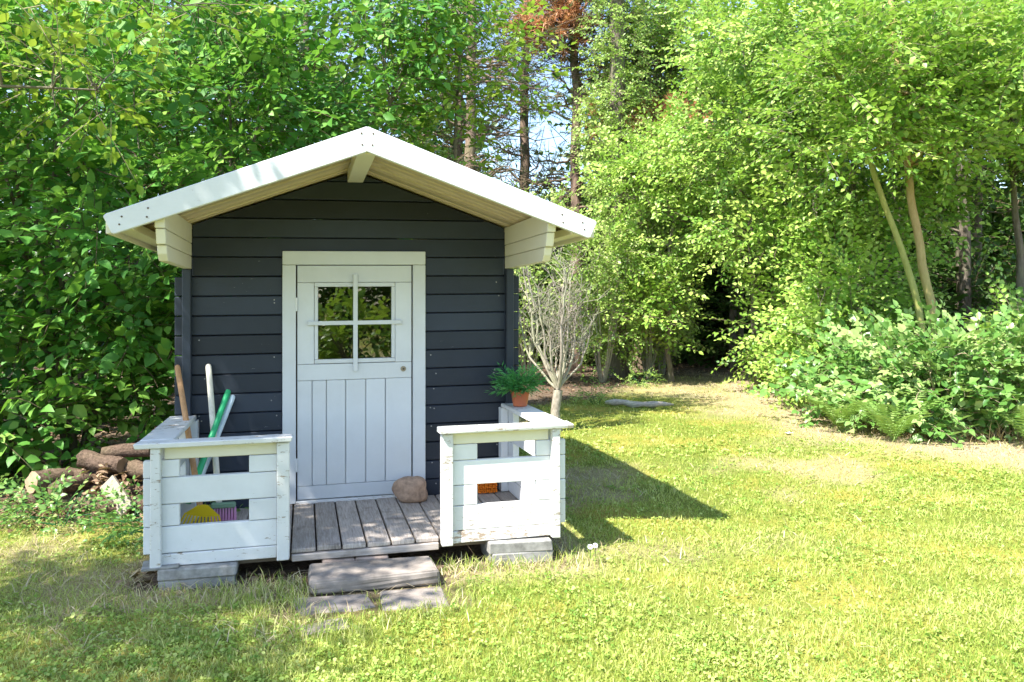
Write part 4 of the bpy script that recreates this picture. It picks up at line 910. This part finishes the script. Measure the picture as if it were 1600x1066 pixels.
# ---- woodpile
rg = np.random.default_rng(91)
def log_obj(x, y, z, L, r, az, tilt, label, half=False):
    n_s = 14; zz = np.linspace(-L / 2, L / 2, 6)
    pts = np.stack([zz, rg.normal(0, .006, 6), rg.normal(0, .006, 6)], -1)
    vv, ff = tube(pts, np.full(6, r) * rg.uniform(.88, 1.1, 6), n_s, wob=.07)
    if half: vv[:, 2] = np.minimum(vv[:, 2], r * .25)
    nv = len(vv); ca, cb_ = np.array([pts[0]]), np.array([pts[-1]])
    vv = np.concatenate([vv, ca, cb_]); c1 = [(nv, (i + 1) % n_s, i) for i in range(n_s)]; c2 = [(nv + 1, nv - n_s + i, nv - n_s + (i + 1) % n_s) for i in range(n_s)]
    root = empty('firewood_log', (x, y, z)); root.rotation_euler = (0, tilt, az); tag(root, label, 'log', 'firewood logs in the heap')
    link('bark', np_mesh('bark', vv[:nv], [(ff, 0)], [M['bark_log']], smooth_f=not half), root)
    for rim, cen in ((vv[:n_s], ca), (vv[nv - n_s:nv], cb_)):
        link('cut_end', np_mesh('cut_end', np.concatenate([rim, cen]), [(np.array([(n_s, (i + 1) % n_s, i) for i in range(n_s)]), 0)], [M['sawn']]), root)
def wp(px, Y): return (px - 800) / 1300 * Y
def lp(px, py, Y): return (wp(px, Y), Y, max(1.28 - (py - 480) / 1300 * Y, .045))
logs = [
 (*lp(160, 722, 5.45), .31, .054, -.22, .12, 'bark-covered log lying topmost in the middle of the heap'),
 (*lp(198, 705, 5.62), .30, .046, .15, -.06, 'reddish log on top of the heap nearest the porch'),
 (*lp(78, 752, 5.32), .24, .070, 1.15, .05, 'thick dark log at the left end of the heap, end facing out'),
 (*lp(111, 757, 5.25), .28, .048, 1.35, -.04, 'pale-ended log showing its cut face left of the middle'),
 (*lp(140, 752, 5.45), .34, .05, .35, .05, 'bark log in the second layer under the topmost log'),
 (*lp(212, 735, 5.45), .30, .05, -.35, .08, 'bark log in the second layer by the porch'),
 (*lp(150, 772, 5.36), .36, .056, .2, .0, 'log in the bottom middle of the heap'),
 (*lp(205, 768, 5.40), .36, .055, -.15, .0, 'log in the lower layer behind the leaning board'),
 (*lp(82, 786, 5.35), .34, .062, .3, .0, 'log on the ground at the left end of the heap'),
 (*lp(135, 796, 5.18), .34, .05, -.2, .0, 'log on the ground at the front middle of the heap'),
 (*lp(205, 798, 5.15), .30, .048, .25, .0, 'log on the ground at the front of the heap by the porch'),
 (*lp(180, 775, 5.58), .5, .07, .0, .0, 'log on the ground at the back of the heap'),
 (*lp(120, 745, 5.58), .42, .06, .15, .0, 'log at the back of the heap above the ground layer'),
 (*lp(185, 735, 5.58), .42, .06, .05, .0, 'log at the back of the heap below the reddish top log'),
]
for L_ in logs: log_obj(*L_)
bm = box_bm(-.055, .055, -.011, .011, -.13, .13, .002)
o = single('scrap_board', bm, M['oldboard'], 'short pale sawn board leaning on the front of the woodpile', 'board', (wp(183, 5.12), 5.12, .115), 0); o.rotation_euler = (-.5, -.80, .1)
X = rg.normal(wp(140, 5.3), .26, 700); Y = rg.normal(5.28, .16, 700); Zb = rg.uniform(.0, 1, 700) * np.clip(.26 - np.abs(X - wp(150, 5.3)) * .35, .02, .3) * smooth(5.0, 5.4, Y) + .012; n_ = 700
p, qq, tt_ = leaf_geo(.06, .026, .5, 'diamond', .1); Tk = [(p, np.zeros((0, 4), int), tt_, np.zeros((0, 4), int), np.zeros(4))]
v_, q, t, w_, ti = place(Tk, np.stack([X, Y, Zb], -1), rg.normal(size=(n_, 3)) * (1, 1, .35), np.tile((0, -.3, 1.), (n_, 1)) + rg.normal(0, .4, (n_, 3)), rg.uniform(.5, 1.5, n_), rg.random(n_), rg)
tag(link('bark_chips', np_mesh('bark_chips', v_, [(t, 0)], [M['litter']], ti)), 'loose bark chips and dead leaves lying over the woodpile', 'bark chips', kind='stuff')
# bleached fallen log on the lawn beyond the house
pts = wiggle((1.2, 10.75, .05), (2.05, 10.55, .045), 8, .02, rg); bm = closed_tube_bm(pts - np.array((1.6, 10.6, 0)), [.02, .045, .035, .05, .03, .045, .03, .012], 10)
single('bleached_log', bm, M['bark_birch'], 'bleached fallen log lying at the far lawn edge', 'log', (1.6, 10.6, 0), 0, smooth_f=True)
# paper scrap and two daisies
bm = bmesh.new(); bmesh.ops.create_grid(bm, x_segments=4, y_segments=3, size=.035)
for v_ in bm.verts: v_.co.z += RNG.uniform(0, .012)
r_ = bmesh.ops.extrude_face_region(bm, geom=bm.faces[:])
for v_ in [e for e in r_['geom'] if isinstance(e, bmesh.types.BMVert)]: v_.co.z += .0015
single('paper_scrap', bm, M['paper'], 'small white scrap of paper lying on the lawn', 'paper', (2.78, 8.36, float(gz(2.78, 8.36)) + .012), .3)
for i, (px, py, lb) in enumerate(((922, 853, 'white daisy in the playhouse shadow, left of the pair'), (930, 851, 'white daisy in the playhouse shadow, right of the pair'))):
    Y = 1300 * 1.185 / (py - 480); p = ((px - 800) / 1300 * Y, Y, 0)
    root = empty('daisy', p); tag(root, lb, 'flower', 'daisies by the porch corner')
    tb_ = Tubes(); tb_.add(np.array([(0, 0, -.01), (.003, 0, .045), (0, 0, .09)]), [.0015] * 3, 5); link('stem', tb_.mesh('stem', M['leaf_pot']), root)
    bm = bmesh.new()
    for q in range(14):
        a = q / 14 * 6.283; c_, s_ = math.cos(a), math.sin(a)
        vv = [bm.verts.new((c_ * r - s_ * w_, s_ * r + c_ * w_ - .004 * r / .012, .090 + h_ + s_ * r * .6)) for r, w_, h_ in ((.003, -.001, 0), (.011, -.0034, .002), (.0145, 0, .002), (.011, .0034, .002), (.003, .001, 0))]; bm.faces.new(vv)
    part('petals', bm, M['petal'], root)
    bm = bmesh.new(); bmesh.ops.create_uvsphere(bm, u_segments=8, v_segments=5, radius=.0045, matrix=Matrix.Translation((0, -.002, .092))); part('centre', bm, M['pollen'], root)

# ------------------------------------------------------------------ lawn
def scatter(n_, rng, ylo, yhi, pw=2.0):
    """more blades near the viewpoint; fills what the lens sees plus a margin"""
    u_ = rng.random(n_); a, b = ylo ** (1 - pw), yhi ** (1 - pw); Y = (a + u_ * (b - a)) ** (1 / (1 - pw)); X = rng.uniform(-1, 1, n_) * (.72 * Y + 1.3); return X, Y
def house_free(X, Y):
    lx, ly = toloc(X, Y)
    slab = (np.abs(lx - .02) < .30) & (ly > -1.26) & (ly < -.8)
    dk = (np.abs(lx) < .98) & (ly > -.9) & (ly < 2.1)
    pv = ((np.abs(lx + .16) < .12) | (np.abs(lx - .17) < .10)) & (ly > -1.44) & (ly < -1.27)
    return ~(slab | dk | pv)
def blades(X, Y, L, wd, lean, rng, tint, base=None):
    n_ = len(X); a = rng.uniform(0, 6.283, n_); b = rng.uniform(0, 6.283, n_); Z = gz(X, Y) if base is None else base
    p = np.stack([X, Y, Z - .003], -1); sd = np.stack([np.cos(a), np.sin(a), np.zeros(n_)], -1) * (wd / 2)[:, None]
    ld = np.stack([np.cos(b) * lean, np.sin(b) * lean, np.sqrt(np.maximum(.02, 1 - lean ** 2))], -1)
    mid = p + ld * (L * .55)[:, None]; l2 = lean * 1.5; ld2 = np.stack([np.cos(b) * l2, np.sin(b) * l2, np.sqrt(np.maximum(.02, 1 - np.minimum(l2, .98) ** 2)) * .7], -1)
    tip = mid + ld2 * (L * .5)[:, None]
    Vt = np.stack([p - sd, p + sd, mid + sd * .75, mid - sd * .75, tip], 1).reshape(-1, 3); i5 = np.arange(n_) * 5
    return Vt, np.stack([i5, i5 + 1, i5 + 2, i5 + 3], -1), np.stack([i5 + 3, i5 + 2, i5 + 4], -1), np.repeat(np.clip(tint, 0, 1), 5)
rg = np.random.default_rng(101)
X, Y = scatter(430000, rg, 2.2, 16, 1.9)
P2 = np.stack([X, Y], -1); so = soil_mask(X, Y); dr = dry_mask(X, Y); n1 = fbm(P2, 1.1, 41); n2 = fbm(P2, 5, 42)
kp = house_free(X, Y) & (rg.random(len(X)) > so * 1.05) & (rg.random(len(X)) > dr * .55) & (rg.random(len(X)) < .55 + n2) & (rg.random(len(X)) > .6 * smooth(.56, .70, n1))
X, Y, dr, n1, n2 = X[kp], Y[kp], dr[kp], n1[kp], n2[kp]; n_ = len(X)
tint = np.clip(.12 + n1 * .75 + (n2 - .5) * .5 + rg.normal(0, .21, n_) , 0, .93); tint = tint * (1 - dr) + dr * rg.uniform(.6, 1.0, n_)
L = rg.uniform(.016, .044, n_) * (.55 + 1.0 * n2); far = np.clip(Y / 4, 1, 3)
v_, q, t, ti = blades(X, Y, L, rg.uniform(.0028, .0045, n_) * far, rg.uniform(.15, .75, n_), rg, tint)
tag(link('lawn_grass', np_mesh('lawn_grass', v_, [(q, 0), (t, 0)], [M['grass']], ti)), 'short sunlit yellow-green mossy lawn', 'grass', kind='stuff')
# longer tufts beside the porch, step and blocks
X = []; Y = []
for (lx, ly, sx, sy, m) in ((-.45, -1.15, .16, .09, 420), (-.95, -1.12, .22, .06, 160), (.50, -1.03, .16, .05, 260), (.8, -1.10, .22, .05, 260), (1.05, -1.0, .06, .1, 90), (-.35, -1.33, .12, .1, 260), (-.2, -1.68, .3, .06, 260), (.32, -1.5, .1, .1, 120)):
    a = rg.normal(lx, sx, m); b = rg.normal(ly, sy, m); X += [W(p, q_).x for p, q_ in zip(a, b)]; Y += [W(p, q_).y for p, q_ in zip(a, b)]
X, Y = np.array(X), np.array(Y); kp = house_free(X, Y); X, Y = X[kp], Y[kp]; n_ = len(X)
v_, q, t, ti = blades(X, Y, rg.uniform(.03, .10, n_), rg.uniform(.003, .005, n_), rg.uniform(.1, .6, n_), rg, np.where(rg.random(n_) < .45, rg.uniform(.85, 1, n_), rg.uniform(0, .5, n_)))
tag(link('long_grass', np_mesh('long_grass', v_, [(q, 0), (t, 0)], [M['grass']], ti)), 'long unmown grass tufts along the porch front and doorstep', 'grass', kind='stuff')
# clover and small broad-leaved weeds in the lawn
X, Y = scatter(85000, rg, 2.3, 9, 2.0); P2 = np.stack([X, Y], -1)
kp = house_free(X, Y) & (soil_mask(X, Y) < .3) & (dry_mask(X, Y) < .5) & (rg.random(len(X)) < smooth(.36, .72, fbm(P2, 2.6, 51)) * .65 + .16); X, Y = X[kp], Y[kp]; n_ = len(X)
Tc = []
for _ in range(6):
    Vs, T, k_ = [], [], 0
    for q in range(3):
        m6 = np.arange(6) / 6 * 6.283; ro = RNG.uniform(.004, .0065); p = np.stack([np.cos(m6) * ro * .9, np.sin(m6) * ro, np.zeros(6)], -1); R = rot_axis((1, 0, 0), RNG.normal(0, .35)) @ rot_axis((0, 1, 0), RNG.normal(0, .35))
        Vs.append(p @ R.T + np.array([math.cos(q * 2.1 + _) * .0085, math.sin(q * 2.1 + _) * .0085, RNG.uniform(-.002, .003)])); T.append(np.array([(0, 1, 2), (0, 2, 3), (0, 3, 4), (0, 4, 5)]) + k_); k_ += 6
    Tc.append((np.concatenate(Vs), np.zeros((0, 4), int), np.concatenate(T), np.zeros((0, 4), int), np.repeat(RNG.normal(0, .08, 3), 6)))
v_, q, t, w_, ti = place(Tc, np.stack([X, Y, gz(X, Y) + rg.uniform(.008, .024, n_)], -1), np.stack([np.cos(a_ := rg.uniform(0, 6.28, n_)), np.sin(a_), rg.normal(0, .2, n_)], -1), np.tile((0, 0, 1.), (n_, 1)) + rg.normal(0, .25, (n_, 3)), rg.uniform(.7, 1.5, n_) * np.clip(Y / 4.5, 1, 1.6), np.clip(rg.normal(.55, .22, n_), 0, 1), rg)
tag(link('lawn_clover', np_mesh('lawn_clover', v_, [(t, 0)], [M['clover']], ti)), 'clover and small weeds scattered through the lawn', 'clover', kind='stuff')
# straw and fallen leaves along the borders
X, Y = scatter(100000, rg, 3.0, 17, 1.3); dr = dry_mask(X, Y); so = soil_mask(X, Y)
kp = house_free(X, Y) & (rg.random(len(X)) < dr * .8 + .004) & (so < .98); X, Y = X[kp], Y[kp]; n_ = len(X)
v_, q, t, ti = blades(X, Y, rg.uniform(.03, .11, n_), rg.uniform(.003, .006, n_) * np.clip(Y / 5, 1, 2), rg.uniform(.75, .97, n_), rg, rg.uniform(.1, 1, n_), gz(X, Y) + rg.uniform(.002, .02, n_))
tag(link('dry_straw', np_mesh('dry_straw', v_, [(q, 0), (t, 0)], [M['straw']], ti)), 'dry straw littering the lawn edges', 'straw', kind='stuff')
nb_ = 1500; tt0 = rg.random(nb_); seg = np.array([(6.4, 7.75), (5.2, 7.95), (4.2, 7.98), (3.85, 8.35), (3.8, 9.3), (4.0, 11)]); X = np.interp(tt0 ** .8, np.linspace(0, 1, 6), seg[:, 0]) + rg.normal(0, .10, nb_); Y = np.interp(tt0 ** .8, np.linspace(0, 1, 6), seg[:, 1]) + rg.normal(0, .10, nb_)
v_, q, t, ti = blades(X, Y, rg.uniform(.10, .34, nb_), rg.uniform(.004, .010, nb_), rg.uniform(.3, .9, nb_), rg, rg.uniform(0, .9, nb_))
tag(link('dead_stalks', np_mesh('dead_stalks', v_, [(q, 0), (t, 0)], [M['straw']], ti)), 'dead brown stalks hanging out at the foot of the brambles', 'dead stalks', kind='stuff')
X, Y = scatter(60000, rg, 3.2, 20, 1.2); so = soil_mask(X, Y); lx_, ly_ = toloc(X, Y); kp = house_free(X, Y) & ((ly_ > -.95) | (np.abs(lx_) > 1.3)) & (rg.random(len(X)) < so * .55); X, Y = X[kp], Y[kp]; n_ = len(X)
p, qq, tt_ = leaf_geo(.05, .03, .6, 'diamond', .3); Tl = [(p, np.zeros((0, 4), int), tt_, np.zeros((0, 4), int), np.zeros(4))]
v_, q, t, w_, ti = place(Tl, np.stack([X, Y, gz(X, Y) + rg.uniform(.004, .02, n_)], -1), np.stack([np.cos(a_ := rg.uniform(0, 6.28, n_)), np.sin(a_), rg.normal(0, .25, n_)], -1), np.tile((0, 0, 1.), (n_, 1)) + rg.normal(0, .35, (n_, 3)), rg.uniform(.6, 1.3, n_), rg.random(n_), rg)
tag(link('leaf_litter', np_mesh('leaf_litter', v_, [(t, 0)], [M['litter']], ti)), 'brown fallen leaves on the bare soil under shrubs and along the path', 'leaf litter', kind='stuff')
